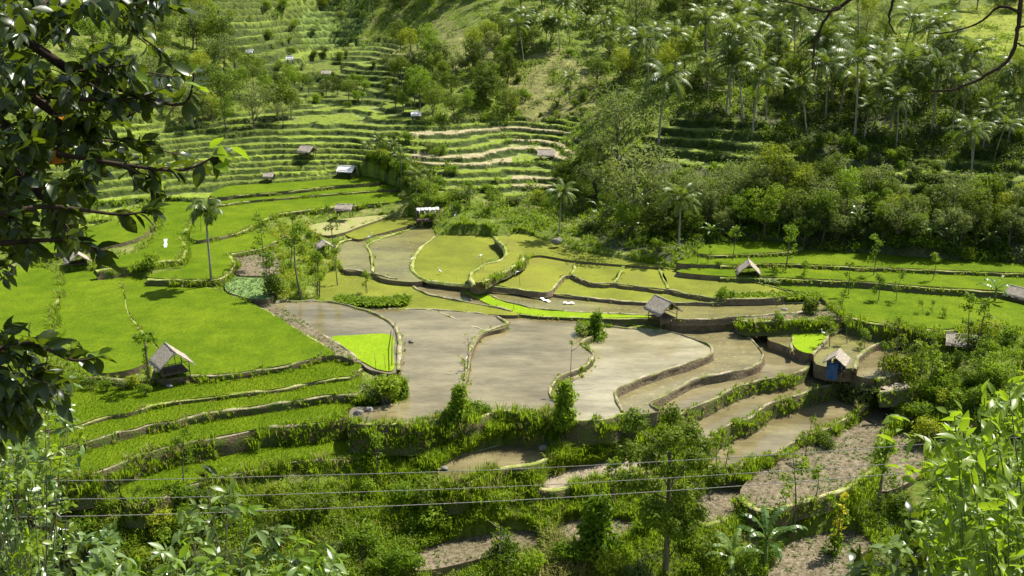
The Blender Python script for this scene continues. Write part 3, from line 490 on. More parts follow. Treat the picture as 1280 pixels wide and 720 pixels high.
def infield(x, y):
    for kind, lv, W in FW:
        if W[:, 0].min() < x < W[:, 0].max() and W[:, 1].min() < y < W[:, 1].max() and inpoly(np.array([x]), np.array([y]), W[:, :2])[0]: return True
    return False
ii = np.arange(NR - 1)[:, None] * NT + np.arange(NT - 1)[None]
Q = np.stack([ii, ii + 1, ii + NT + 1, ii + NT], -1).reshape(-1, 4)[:, ::-1]
mt, nt, b = new_mat('hillside ground')
ca = nt.nodes.new('ShaderNodeAttribute'); ca.attribute_name = 'Col'
f1, nn1 = noise_col(nt, 1.3, (.62, .66, .6), (1.4, 1.35, 1.3), .32, .68, detail=9)
f2, nn2 = noise_col(nt, 6, (.7, .7, .7), (1.3, 1.3, 1.3), .3, .7)
cc = mix(nt, mix(nt, ca.outputs['Color'], f1, 1., 'MULTIPLY'), f2, 1., 'MULTIPLY'); nt.links.new(cc, b.inputs['Base Color']); b.inputs['Roughness'].default_value = .9
b.inputs['Specular IOR Level'].default_value = .15; bump(nt, b, nn1.outputs['Fac'], 1, .35)
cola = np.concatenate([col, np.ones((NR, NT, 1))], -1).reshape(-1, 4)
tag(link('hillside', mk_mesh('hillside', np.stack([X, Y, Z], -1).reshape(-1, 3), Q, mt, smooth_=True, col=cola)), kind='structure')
big = MB(); big.add([(-1500, -300, -25), (1500, -300, -25), (1500, 1500, -25), (-1500, 1500, -25)], [(0, 1, 2, 3)])
tag(link('ground', big.mesh('ground', M['bank'])), kind='structure')
# ------------------------------------------------------------------ fields
NM = {'water_mid': 'flooded_field', 'rice': 'rice_field', 'young': 'seedling_field', 'olive': 'young_rice_field', 'olive_pale': 'young_rice_field', 'water': 'flooded_field', 'water_sheen': 'flooded_field',
      'water_rice': 'flooded_field', 'water_weed': 'flooded_field', 'mud': 'muddy_field', 'dry': 'tilled_field', 'straw': 'stubble_field', 'cabbage': 'vegetable_field'}
for kind, lv, W in FW:
    V = W.copy(); V[:, 2] = lv + (.2 if kind == 'rice' else .08 if kind == 'young' else 0)
    m = len(V); tris = geometry.tessellate_polygon([[Vector(v) for v in V]])
    tris = np.array(tris); a = V[tris[:, 1]] - V[tris[:, 0]]; c_ = V[tris[:, 2]] - V[tris[:, 0]]
    flip = (a[:, 0] * c_[:, 1] - a[:, 1] * c_[:, 0]) < 0; tris[flip] = tris[flip][:, ::-1]
    B = V.copy(); B[:, 2] = lv - 1.3
    VV = np.concatenate([V, V, B]); area = .5 * np.sum(V[:, 0] * np.roll(V[:, 1], -1) - V[:, 1] * np.roll(V[:, 0], -1))
    k = np.arange(m); k2 = (k + 1) % m
    q = np.stack([k + m, k + 2 * m, k2 + 2 * m, k2 + m], 1)
    if area < 0: q = q[:, ::-1]
    me = mk_mesh(NM[kind], VV, [tris, q], [M[kind], M['wall']], fmat=[0] * len(tris) + [1] * len(q))
    tag(link(NM[kind], me), kind='structure')
# ------------------------------------------------------------------ grass blades
TU = {'grass': [], 'grassdry': []}
def add_tufts(pos, size, kind='grass'): TU[kind].append((np.asarray(pos, float), np.broadcast_to(size, (len(pos),)).astype(float)))
def blades(name, P, S, m, nb=12, wd=.05, lean=.5, label=None, seed=1, parent=None):
    r = np.random.RandomState(seed); n_ = len(P); N = n_ * nb
    base = np.repeat(P, nb, 0); s = np.repeat(S, nb) * r.uniform(.6, 1.25, N); a = r.uniform(0, 6.283, N)
    d = np.stack([np.cos(a), np.sin(a), 0 * a], 1); sd_ = np.stack([-np.sin(a), np.cos(a), 0 * a], 1)
    base = base + d * (r.uniform(0, .35, N) * s)[:, None]; l = r.uniform(.1, lean, N)[:, None]; w_ = (wd * r.uniform(.7, 1.3, N))[:, None]
    s = s[:, None]; up = np.array((0, 0, 1.))
    mid = base + up * s * .62 + d * s * l * .35; tip = base + up * s * (1 - l * .45) + d * s * l * 1.0
    V = np.stack([base - sd_ * w_ * .5, base + sd_ * w_ * .5, mid + sd_ * w_ * .5, mid - sd_ * w_ * .5, tip], 1).reshape(-1, 3)
    k = np.arange(N)[:, None] * 5
    return link(name, mk_mesh(name, V, [k + np.array([[0, 1, 2, 3]]), k + np.array([[3, 2, 4]])], m, var=np.tile(r.rand(N), 2)), parent)
# ------------------------------------------------------------------ bunds
def bund(lv, pts, wd, h, drop, mt_, dens, tsz):
    sp = smooth(pts, 6); W = np.array([at(p[0], p[1], lv) for p in sp])
    # resample at about 0.5 m
    seg = np.linalg.norm(np.diff(W, axis=0), axis=1); L = np.concatenate([[0], np.cumsum(seg)]); nn = max(4, int(L[-1] / .45))
    t = np.linspace(0, L[-1], nn); W = np.stack([np.interp(t, L, W[:, i]) for i in range(3)], 1)
    T = np.gradient(W, axis=0); T /= np.linalg.norm(T, axis=1)[:, None] + 1e-9; Nr = np.stack([T[:, 1], -T[:, 0], 0 * T[:, 0]], 1)
    wd = wd * .58; h = h * .85; j = R.rand(nn); wob = (fbm(t / 1.6, t * 0 + lv * 13.7 + pts[0][0], 5) - .47) * .38
    hh = h * (.45 + 1.0 * vn(t / 1.1, t * 0 + pts[0][1], 6)); wv = (vn(t / 1.6, t * 0 + pts[0][1] * 3, 8) - .4) * .22; base = np.full(nn, lv)
    rows = []; up = np.array((0, 0, 1.))
    def row(o, z): rows.append(W + Nr * (o + wob)[:, None] + up * (z if np.ndim(z) == 0 else z[:, None]))
    one = np.ones(nn)
    row(-wd / 2 - .12 * one, -.15); row(-wd * .42 * one - wv * .8, hh * .6); row(-wd * .2 * one - wv * .4, hh + .02 + (j - .5) * .03); row(wd * .2 * one + wv * .3, hh); row(wd * .45 * one + wv, hh * .6)
    sl_ = .22
    for f in (.3, .65, 1.0):
        row(wd * .5 + sl_ * drop * f + (vn(t / 1.1, t * 0 + f * 9, 7) - .5) * .25 * min(drop, 1.5) + (0 if f < 1 else .1), -drop * f - (.25 if f == 1 else 0))
    NRW = len(rows); V = np.stack(rows, 0).reshape(-1, 3)
    q = []; fm = []
    for a in range(NRW - 1):
        for i in range(nn - 1):
            q.append((a * nn + i, a * nn + i + 1, (a + 1) * nn + i + 1, (a + 1) * nn + i)); fm.append(0 if a < 4 else 1)
    q = np.array(q)[:, ::-1]
    ends = [np.array([[a * nn + e for a in range(NRW)][::(1 if e == 0 else -1)]]) for e in (0, nn - 1)]
    me = mk_mesh('earth_bund', V, [q] + ends, [M[mt_], M['bank'] if dens > 2 else M['wall']], fmat=fm + [1, 1], smooth_=True)
    tag(link('earth_bund', me), kind='structure')
    nt_ = int(L[-1] * dens * (1 + .4 * min(drop, 2)))
    if nt_:
        k = R.randint(0, nn - 1, nt_); msk = vn(t[k] / 1.7, t[k] * 0 + lv * 3 + pts[0][0], 9) > .36; k = k[msk]; u = R.rand(len(k)) ** .8
        off = wd * .35 + u * (.2 * wd + sl_ * drop + .1); back = R.rand(len(k)) < .22; off = np.where(back, -wd * .45, off)
        zz = np.where(back, hh[k] * .5, hh[k] * .6 * (1 - u) - drop * u * .85)
        Pp = W[k] + Nr[k] * (off + wob[k])[:, None] + up * zz[:, None] + np.stack([R.uniform(-.2, .2, len(k)), R.uniform(-.2, .2, len(k)), 0 * u], 1)
        sz = tsz * R.uniform(.5, 1.3, len(k)); dr = R.rand(len(k)) < .22
        add_tufts(Pp[~dr], sz[~dr]); add_tufts(Pp[dr], sz[dr], 'grassdry')
def clumps(lv, pts, wd, h, drop, mt_, dens, tsz):
    if dens < 9: return
    sp = smooth(pts, 6); W = np.array([at(p[0], p[1], lv) for p in sp]); seg = np.linalg.norm(np.diff(W, axis=0), axis=1); L = np.concatenate([[0], np.cumsum(seg)])
    n_ = int(L[-1] * .55 * min(1.6, dens / 14)); Tt = np.gradient(W, axis=0); Tt /= np.linalg.norm(Tt, axis=1)[:, None]
    for k in range(n_):
        t = R.uniform(0, L[-1]); c = np.array([np.interp(t, L, W[:, i]) for i in range(3)]); T_ = np.array([np.interp(t, L, Tt[:, i]) for i in range(3)]); nr = np.array((T_[1], -T_[0], 0)); u = R.rand() * .8
        c = c + nr * (wd * .4 + .25 * drop * u) + np.array((0, 0, -drop * u)); m_ = R.randint(5, 12); q = c + R.normal(size=(m_, 3)) * np.array((.28, .28, .06)); add_tufts(q, tsz * 1.5 * R.uniform(.7, 1.2))
for b_ in BD: bund(*b_); clumps(*b_)
# ================================================================== vegetation
def leafcloud(r, cen, rad, n, size, flat=.75, shell=.55, up=.35):
    """leaf rhombs spread through lobes; returns V, Q, var"""
    cen = np.asarray(cen, float); rad = np.asarray(rad, float); k = r.choice(len(cen), n, p=rad ** 2 / (rad ** 2).sum())
    d = r.normal(size=(n, 3)); d /= np.linalg.norm(d, axis=1)[:, None]
    rr_ = rad[k] * (shell + (1.08 - shell) * r.rand(n) ** .7) * (.62 + .62 * vn(d[:, 0] * 3 + k * 5, d[:, 1] * 3 + d[:, 2] * 2, 3))
    p = cen[k] + d * rr_[:, None] * np.array((1, 1, flat))
    nrm = d * .6 + r.normal(size=(n, 3)) * .55 + np.array((0, 0, up)); nrm /= np.linalg.norm(nrm, axis=1)[:, None]
    a = np.cross(nrm, r.normal(size=(n, 3))); a /= np.linalg.norm(a, axis=1)[:, None] + 1e-9; b_ = np.cross(nrm, a)
    s = size * r.uniform(.6, 1.35, n)[:, None]
    V = np.stack([p - a * s, p + b_ * s * .42 - nrm * s * .1, p + a * s, p - b_ * s * .42 - nrm * s * .1], 1).reshape(-1, 3)
    Q = np.arange(n)[:, None] * 4 + np.arange(4)[None]
    return V, Q, np.clip(r.rand(n) * .55 + .45 * hsh(k, k * 0, 3), 0, 1)
def limb(mb, p0, p1, r0, r1, r, n=5, bend=.12, sides=5):
    p0 = np.array(p0, float); p1 = np.array(p1, float); L = np.linalg.norm(p1 - p0); off = r.normal(size=3) * bend * L
    P_ = np.array([p0 + (p1 - p0) * t + off * math.sin(math.pi * t) * .6 for t in np.linspace(0, 1, n)])
    mb.tube(P_, np.linspace(r0, r1, n), sides)
    return P_
def arche_broad(seed, H=7, Rr=2.6, trunk_f=.35, lobes=12, n=2600, leaf=.17, flat=.8, lm='ltree', open_=1.0, tr=.14):
    r = np.random.RandomState(seed); mb = MB(); th = H * trunk_f
    top = np.array((r.uniform(-.3, .3), r.uniform(-.3, .3), H * .68)); P_ = limb(mb, (0, 0, -.4), top, tr, tr * .4, r, 7, .05, 7)
    cen = []; rad = []
    for i in range(lobes):
        a = 2.4 * i + r.uniform(-.4, .4); u = (i + .5) / lobes; z = th + (H - th) * (.18 + .74 * u) ; q = Rr * math.sqrt(max(.05, 1 - ((u - .42) / .72) ** 2)) * r.uniform(.45, .85) * open_
        c = np.array((math.cos(a) * q, math.sin(a) * q, z - .1 * H * r.rand())); cen.append(c); rad.append(Rr * r.uniform(.26, .48))
        b0 = P_[min(6, 2 + int(u * 4))]; limb(mb, b0, c, tr * .4, .02, r, 4, .1, 4)
    cen.append(top); rad.append(Rr * .45)
    V, Q, var = leafcloud(r, cen, rad, n, leaf, flat)
    return [('trunk', mb.mesh('trunk', M['bark'])), ('crown', mk_mesh('crown', V, Q, M[lm], var=var))]
def arche_sapling(seed, H=6, n=500, leaf=.15, lm='lshrub', spread=1.0, trunks=1, tr=.07):
    r = np.random.RandomState(seed); mb = MB(); cen = []; rad = []
    for t in range(trunks):
        top = np.array((r.uniform(-.5, .5) + (t - .5) * .6 * (trunks > 1), r.uniform(-.4, .4), H * r.uniform(.85, 1))); P_ = limb(mb, (t * .2, 0, -.3), top, tr, .02, r, 8, .06, 6)
        for i in range(7):
            k = r.randint(3, 8); a = r.uniform(0, 6.28); L = spread * r.uniform(.4, 1.0) * (1.2 - k / 10)
            e = P_[k] + np.array((math.cos(a) * L, math.sin(a) * L, L * r.uniform(.3, .9))); limb(mb, P_[k], e, tr * .35, .01, r, 4, .1, 4); cen.append(e); rad.append(r.uniform(.25, .55) * spread)
        cen.append(top); rad.append(.4 * spread)
    V, Q, var = leafcloud(r, cen, rad, n * trunks, leaf, .9, .2)
    return [('trunk', mb.mesh('trunk', M['bark'])), ('crown', mk_mesh('crown', V, Q, M[lm], var=var))]
def arche_shrub(seed, W=1.2, H=1.3, n=900, leaf=.11, lm='lshrub'):
    r = np.random.RandomState(seed); mb = MB(); cen = []; rad = []
    for i in range(8):
        a = r.uniform(0, 6.28); q = W * r.uniform(.1, .75); c = np.array((math.cos(a) * q, math.sin(a) * q, H * r.uniform(.3, .95))); cen.append(c); rad.append(W * r.uniform(.28, .48))
        limb(mb, (0, 0, -.2), c, .035, .012, r, 4, .1, 4)
    V, Q, var = leafcloud(r, cen, rad, n, leaf, .85, .4)
    return [('stem', mb.mesh('stem', M['bark'])), ('foliage', mk_mesh('foliage', V, Q, M[lm], var=var))]
def frond(mb_l, mb_r, origin, az, el, L, r, droop=1.0, nl=17, ll=.55, wl=.095):
    m = 9; P_ = [np.array(origin, float)]; e = el
    for i in range(m - 1):
        d = np.array((math.cos(az) * math.cos(e), math.sin(az) * math.cos(e), math.sin(e))); P_.append(P_[-1] + d * L / (m - 1)); e -= droop * (.08 + .28 * i / m)
    P_ = np.array(P_); mb_r.tube(P_, np.linspace(.035, .008, m), 3, False)
    t = np.linspace(.12, 1, nl); s = np.linspace(0, 1, m)
    for side in (-1, 1):
        for tt_ in t:
            c = np.array([np.interp(tt_, s, P_[:, i]) for i in range(3)]); tg = np.array([np.interp(min(1, tt_ + .06), s, P_[:, i]) for i in range(3)]) - np.array([np.interp(tt_ - .06, s, P_[:, i]) for i in range(3)])
            tg /= np.linalg.norm(tg); lat = np.cross(tg, (0, 0, 1.)); lat /= np.linalg.norm(lat) + 1e-9; lat *= side
            l = ll * L / 3 * (math.sin(math.pi * min(1, tt_ * .85 + .12)) ** .6) * r.uniform(.85, 1.1) + .12
            d = lat * .82 + tg * .5 + np.array((0, 0, -.25 - .3 * r.rand())); d /= np.linalg.norm(d); w_ = tg * wl * L / 3
            mid = c + d * l * .55; tip = c + d * l + np.array((0, 0, -.22 * l))
            mb_l.add([c - w_ * .6, c + w_ * .6, mid + w_, mid - w_, tip], [(0, 1, 2, 3)], [(3, 2, 4)])
def var_of(me, r): 
    a = me.attributes.new('var', 'FLOAT', 'FACE'); n_ = len(me.polygons); a.data.foreach_set('value', r.rand(n_).astype(np.float32)); return me
def arche_palm(seed, H=10, L=3.3, nf=20, lean=1.0, ll=.62, droop=1.0):
    r = np.random.RandomState(seed); mb = MB(); a = r.uniform(0, 6.28); t = np.linspace(0, 1, 12)
    P_ = np.stack([math.cos(a) * lean * t ** 1.8, math.sin(a) * lean * t ** 1.8, -.4 + (H + .4) * t], 1); rad = .16 - .06 * t; rad[:2] *= 1.35; mb.tube(P_, rad, 8)
    lf = MB(); rc = MB(); top = P_[-1]
    for i in range(nf):
        u = i / nf; frond(lf, rc, top + np.array((0, 0, .05)), 2.4 * i + r.uniform(-.2, .2), 1.25 - 1.75 * u + r.uniform(-.12, .12), L * r.uniform(.85, 1.1), r, droop, 14, ll)
    nuts = MB()
    for i in range(7):
        aa = r.uniform(0, 6.28); c = top + np.array((math.cos(aa) * .25, math.sin(aa) * .25, -.25 - .2 * r.rand())); th = np.linspace(0, math.pi, 5)
        nuts.tube(np.stack([0 * th + c[0], 0 * th + c[1], c[2] + .13 * np.cos(th)], 1), .12 * np.sin(th) + .005, 6, False)
    return [('trunk', mb.mesh('trunk', M['palmbark'])), ('fronds', var_of(lf.mesh('fronds', M['lpalm']), r)), ('frond_stalks', rc.mesh('frond_stalks', M['lgreen'])), ('coconuts', nuts.mesh('coconuts', M['lgreen']))]
M['lgreen'] = ground_mat('green stalk', 3, (.10, .14, .04), (.15, .19, .06), 9)
def big_leaf(mb, o, az, el, L, W_, r, droop=.5, seg=15, tear=.0):
    P_ = [np.array(o, float)]; e = el
    for i in range(seg): 
        d = np.array((math.cos(az) * math.cos(e), math.sin(az) * math.cos(e), math.sin(e))); P_.append(P_[-1] + d * L / seg); e -= droop * (.1 + .3 * i / seg)
    lat = np.array((-math.sin(az), math.cos(az), 0.)); V = []; 
    for i, p in enumerate(P_):
        w_ = W_ * math.sin(math.pi * min(1, .06 + .94 * i / seg)) ** .55 if i < seg else .01
        for s in (-1, 0, 1): V.append(p + lat * s * w_ + np.array((0, 0, -.25 * w_ * abs(s) + r.uniform(-.03, .03) * abs(s))))
    V = np.array(V).reshape(-1, 3, 3)
    for i in range(seg):
        for k in (0, 2):
            f_ = r.uniform(.62, .98); a0, a1 = V[i, 1], V[i + 1, 1]; o0, o1 = V[i, k], V[i + 1, k]; sh = (a1 - a0) * r.uniform(-.1, .5); dz = np.array((0, 0, -r.uniform(0, .12)))
            mb.add([a0, a1, o0 + (o1 - o0) * f_ + sh + dz, o0 + sh + dz], [(0, 1, 2, 3)])
def arche_banana(seed, H=3.0, nl=9, L=1.9):
    r = np.random.RandomState(seed); tr = MB(); lf = MB(); st = MB(); P_ = np.array([(0, 0, -.3), (.03, 0, H * .3), (.05, .02, H * .62)]); tr.tube(P_, [.14, .12, .07], 8)
    for i in range(nl):
        el = 1.35 - 1.1 * i / nl + r.uniform(-.1, .1); az = 2.4 * i; o = P_[-1] - np.array((0, 0, .02 * i)); d = np.array((math.cos(az) * math.cos(el), math.sin(az) * math.cos(el), math.sin(el)))
        e = o + d * .4; st.tube([o, e], [.03, .02], 4)
        for tseg in range(1): big_leaf(lf, e, az, el, L * r.uniform(.8, 1.1), .21, r, .45)
    return [('trunk', tr.mesh('trunk', M['lgreen'])), ('leaves', var_of(lf.mesh('leaves', M['lbanana'], sm=True), r)), ('leaf_stalks', st.mesh('leaf_stalks', M['lgreen']))]
def plant(name, parts, loc, rz, s, label, cat, group=None, sz=None):
    o = empty(name, tuple(loc), rz, s, label, cat, group)
    if sz: o.scale = (s, s, s * sz)
    if group and 'palm' in name: q_ = random.Random(int(loc[0] * 97 + loc[1] * 31)); o.rotation_euler = (q_.uniform(-.13, .13), q_.uniform(-.13, .13), rz); o.scale = (s, s, s * q_.uniform(.75, 1.25))
    for pn, me in parts: link(pn, me, o)
    return o
def arche_column(seed, W=.55, H=2.4, n=1500, leaf=.13, lm='lshrub'):
    r = np.random.RandomState(seed); mb = MB(); cen = [(r.uniform(-.2, .2), r.uniform(-.2, .2), z) for z in np.linspace(.3, H - .3, 9)]; rad = [W * (1.15 - .5 * k / 9) * r.uniform(.8, 1.1) for k in range(9)]
    limb(mb, (0, 0, -.3), (0, 0, H - .3), .06, .02, r, 6, .04, 5); V, Q, var = leafcloud(r, cen, rad, n, leaf, 1, .4)
    return [('stem', mb.mesh('stem', M['bark'])), ('foliage', mk_mesh('foliage', V, Q, M[lm], var=var))]
AR = {
 'tree': [arche_broad(i, H=6.5 + i % 3, Rr=2.3 + .3 * (i % 3), n=2300, lm=['ltree', 'lshrub', 'ltree', 'lgrey', 'ldark', 'lyel'][i % 6]) for i in range(10)],
 'dark': [arche_broad(40 + i, H=6.5, Rr=2.5, n=2600, lm='ldark', trunk_f=.2) for i in range(4)],
 'airy': [arche_broad(60 + i, H=7.5, Rr=3.2, n=1900, leaf=.15, lm='lgrey', open_=1.15, flat=.6, lobes=15) for i in range(3)],
 'sap': [arche_sapling(20 + i, H=5, n=300, leaf=.13, lm=['lshrub', 'ltree', 'lshrub'][i % 3], trunks=1 + (i % 3 == 2)) for i in range(6)],
 'bush': [arche_shrub(30 + i, lm=['lshrub', 'ltree', 'lshrub', 'lgrey', 'lyel'][i % 5], leaf=.10) for i in range(8)],
 'palm': [arche_palm(70 + i, H=[9, 10.5, 8, 11][i % 4], L=[4.2, 4.8, 3.6, 4.4][i % 4], nf=[20, 17, 22, 15, 18][i % 5], lean=[.8, 1.6, .4, 1.1][i % 4], droop=[1, 1.15, .9, 1.05][i % 4]) for i in range(8)],
 'col': [arche_column(90 + i) for i in range(2)],
 'banana': [arche_banana(80 + i, H=2.8 + .3 * i) for i in range(3)],
}
def scatter(poly, n, mind, seed, rmin=30, avoid=True, prs=None):
    """points spread over the ground inside a region, mind pixels apart"""
    r = np.random.RandomState(seed); xs = [p[0] for p in poly]; ys = [p[1] for p in poly]; out = []; pts = []; tries = 0
    while len(out) < n and tries < n * 60:
        tries += 1; x = r.uniform(min(xs), max(xs)); y = r.uniform(min(ys), max(ys))
        if not inpoly(np.array([x]), np.array([y]), poly)[0]: continue
        if any((x - a) ** 2 + ((y - b_) * 1.7) ** 2 < mind ** 2 for a, b_ in pts): continue
        g = gp(x, y, rmin)
        if g is None or (avoid and infield(g[0], g[1])): continue
        out.append(g); pts.append((x, y))
    return out
def grow(name, kinds, poly, n, mind, seed, smin, smax, label, cat, group, sink=.1, tall=None):
    r = np.random.RandomState(seed + 500); lst = []
    for k in kinds: lst += AR[k]
    for g in scatter(poly, n, mind, seed):
        parts = lst[r.randint(len(lst))]; plant(name, parts, g - np.array((0, 0, sink)), r.uniform(0, 6.28), r.uniform(smin, smax), label, cat, group, sz=r.uniform(.85, 1.15))
# --- woods: dark belt above the valley floor
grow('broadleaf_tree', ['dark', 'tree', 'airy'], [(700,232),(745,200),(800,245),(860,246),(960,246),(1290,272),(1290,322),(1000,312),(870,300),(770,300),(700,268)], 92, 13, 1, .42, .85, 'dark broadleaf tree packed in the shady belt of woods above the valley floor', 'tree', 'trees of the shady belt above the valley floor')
grow('broadleaf_tree', ['tree', 'dark', 'airy'], [(740,30),(960,15),(1110,30),(1200,100),(1290,120),(1290,160),(1000,152),(860,128),(740,125)], 85, 15, 2, .5, .95, 'broadleaf tree growing low between the coconut palms of the right hillside', 'tree', 'broadleaf trees among the hillside palms')
grow('broadleaf_tree', ['tree', 'dark'], [(500,60),(560,70),(640,40),(720,60),(630,80),(640,150),(560,160),(500,130),(470,100)], 42, 13, 3, .55, .95, 'leafy tree in the wooded spur at the centre of the far slope', 'tree', 'trees of the central wooded spur')
grow('broadleaf_tree', ['tree', 'dark', 'airy'], [(430,-40),(1300,-60),(1290,20),(1130,20),(940,20),(740,40),(620,30),(520,30),(450,25)], 75, 20, 4, .75, 1.25, 'tree in the continuous woodland along the top of the slope', 'tree', 'trees of the woodland along the top')
grow('broadleaf_tree', ['tree', 'airy'], [(150,-20),(255,-10),(270,60),(330,115),(385,160),(320,165),(230,165),(170,150),(100,60)], 58, 13, 5, .5, 1.1, 'green tree on the wild slope left of the small terraces', 'tree', 'trees of the left slope')
grow('coconut_palm', ['palm'], [(800,60),(960,45),(1110,65),(1210,110),(1290,160),(1290,215),(1000,175),(870,140),(790,135)], 58, 19, 6, .5, .95, 'coconut palm with glinting fronds in the grove on the right hillside', 'palm', 'coconut palms of the right hillside')
grow('coconut_palm', ['palm'], [(640,40),(780,30),(800,100),(740,75),(650,80)], 16, 16, 7, .42, .6, 'small coconut palm standing high on the middle hillside', 'palm', 'small palms high on the middle hillside')
grow('coconut_palm', ['palm'], [(960,-20),(1110,-10),(1130,40),(960,50)], 10, 20, 8, .5, .7, 'distant coconut palm beside the pale yellow green clearing', 'palm', 'distant palms by the clearing')
# --- bushes on open slopes
grow('bush', ['bush'], [(440,165),(545,175),(600,240),(700,245),(700,285),(600,275),(530,262),(470,225)], 26, 9, 9, .6, 1.4, 'leafy green bush in the thicket below the central terraces', 'bush', 'bushes below the central terraces')
grow('bush', ['bush'], [(330,60),(420,60),(520,110),(480,150),(400,130),(330,110)], 18, 11, 10, .7, 1.5, 'small bush on the edges of the narrow far terraces', 'bush', 'bushes on the narrow far terraces')
grow('bush', ['bush'], [(560,150),(640,60),(760,60),(770,140),(700,150)], 22, 12, 11, .5, 1.3, 'scattered bush on the dry grassy hillside', 'bush', 'bushes on the dry grassy hillside')
grow('bush', ['bush'], [(960,190),(1290,170),(1290,262),(1180,262),(1000,225)], 38, 14, 12, .6, 1.5, 'bush growing on the right hand terraces under the palms', 'bush', 'bushes on the right terraces')
grow('bush', ['bush'], [(330,-10),(430,0),(430,50),(330,60)], 10, 15, 13, .7, 1.5, 'far bush on the highest terraces', 'bush', 'bushes on the highest terraces')
grow('bush', ['bush'], [(740,285),(860,300),(1000,312),(1290,322),(1290,332),(1000,322),(860,318),(760,312)], 10, 13, 14, .5, .9, 'low bush along the foot of the shady woods', 'bush', 'bushes along the foot of the woods')
grow('bush', ['bush'], [(0,610),(150,640),(480,610),(600,640),(860,680),(980,640),(1100,640),(1180,560),(1290,560),(1290,735),(0,735)], 72, 24, 15, .75, 1.6, 'bush in the overgrown slope below the lowest fields', 'bush', 'bushes below the lowest fields')
grow('bush', ['bush'], [(1150,400),(1290,430),(1290,560),(1140,560),(1095,500),(1150,450)], 40, 15, 16, .7, 1.5, 'bush in the thicket right of the flooded fields', 'bush', 'bushes right of the flooded fields')
grow('bush', ['bush'], [(330,300),(420,290),(430,380),(350,375)], 10, 12, 17, .45, .8, 'light green bush in the weedy patch behind the small hut', 'bush', 'bushes of the weedy patch')
grow('bush', ['bush', 'sap'], [(1055,385),(1075,378),(1110,384),(1180,392),(1190,412),(1140,414),(1050,408)], 26, 7, 41, .45, .8, 'bush in the green hedge between the brown pools and the right green field', 'bush', 'bushes between the brown pools and the right field')
grow('bush', ['bush'], [(452,200),(520,212),(565,262),(505,262),(468,232)], 26, 7, 42, .8, 1.5, 'bush on the slope between the upper left rice and the stony terraces', 'bush', 'bushes between upper rice and stony terraces')
grow('broadleaf_tree', ['tree', 'dark'], [(330,108),(430,112),(520,150),(500,135),(430,125),(340,125)], 14, 12, 43, .35, .6, 'small tree on the lip between the far and the near terraces', 'tree', 'small trees between far and near terraces')
grow('slender_tree', ['sap'], [(1100,440),(1200,420),(1290,450),(1290,520),(1140,540)], 9, 30, 18, .5, .8, 'slender young tree rising from the thicket at the right', 'tree', 'slender trees of the right thicket')
# --- single plants: (kind, variant, base pixel, ground height or None, height px, label, category)
def hgt(parts): return max(v.co.z for n_, me in parts for v in me.vertices)
def single(name, parts, px, py, z, hpx, label, cat, rz=0, group=None):
    g = at(px, py, z) if z is not None else gp(px, py, 25)
    d = np.linalg.norm(g - np.array((0, 0, CAMZ))); s = hpx * d / F / .95 / hgt(parts)
    return plant(name, parts, g, rz, s, label, cat, group)
# areca-like palm alone in the green field
def arche_lonepalm():
    r = np.random.RandomState(5); mb = MB(); mb.tube([(0, 0, -.3), (.05, 0, 2), (0, .03, 4), (.04, 0, 6.1)], [.12, .1, .09, .08], 8); lf = MB(); rc = MB()
    cs = MB(); cs.tube([(.04, 0, 5.3), (.04, 0, 5.9), (.04, 0, 6.5)], [.1, .13, .06], 8)
    for i in range(13): frond(lf, rc, (.04, 0, 6.45), 2.4 * i, 1.35 - 1.5 * i / 13, 1.9, r, 1.6, 13, .95, .16)
    return [('trunk', mb.mesh('trunk', M['palmbark'])), ('crownshaft', cs.mesh('crownshaft', M['lgreen'])), ('fronds', var_of(lf.mesh('fronds', M['lpalm']), r)), ('frond_stalks', rc.mesh('frond_stalks', M['lgreen']))]
single('areca_palm', arche_lonepalm(), 264, 355, 2.3, 100, 'lone slim palm with drooping fronds in the bright green rice at the left', 'palm')
hero_palms = [(823,182,104,0,'tallest coconut palm with long pale fronds standing before the wooded slope'), (848,314,84,2,'coconut palm with bright crown rising at the foot of the woods beside the fields'), (699,294,66,2,'coconut palm leaning over the rock at the edge of the woods'),
   (940,172,90,1,'tall coconut palm with pale crown above the grassy terraces'), (1068,175,112,3,'tall thin coconut palm in front of the shaded grove'), (1213,232,78,1,'coconut palm leaning alone over the right terraces'), (712,128,38,2,'short coconut palm on the middle slope above the dry grass')]
for px, py, h_, v, lb in hero_palms: single('coconut_palm', AR['palm'][v], px, py, None, h_, lb, 'palm', rz=v * 2.1 + px)
for k, (px, py, h_) in enumerate([(476,206,34),(502,232,40),(520,254,44),(492,206,28),(461,210,30)]):
    single('coconut_palm', AR['palm'][[2, 0, 4, 2, 0][k]], px, py, None, h_, 'young coconut palm in the cluster left of the stony terraces', 'palm', rz=k * 1.7, group='young palms left of the stony terraces')
airy = [(772,212,100,0,'large grey green tree with a loose crown between the terraces and the palms'), (790,292,108,1,'big light olive tree spreading over the edge of the woods'), (915,262,60,2,'rounded olive tree in the middle of the dark woods'), (240,62,56,0,'tall tree at the top left with an open crown')]
for px, py, h_, v, lb in airy: single('broadleaf_tree', AR['airy'][v], px, py, None, h_, lb, 'tree', rz=px)
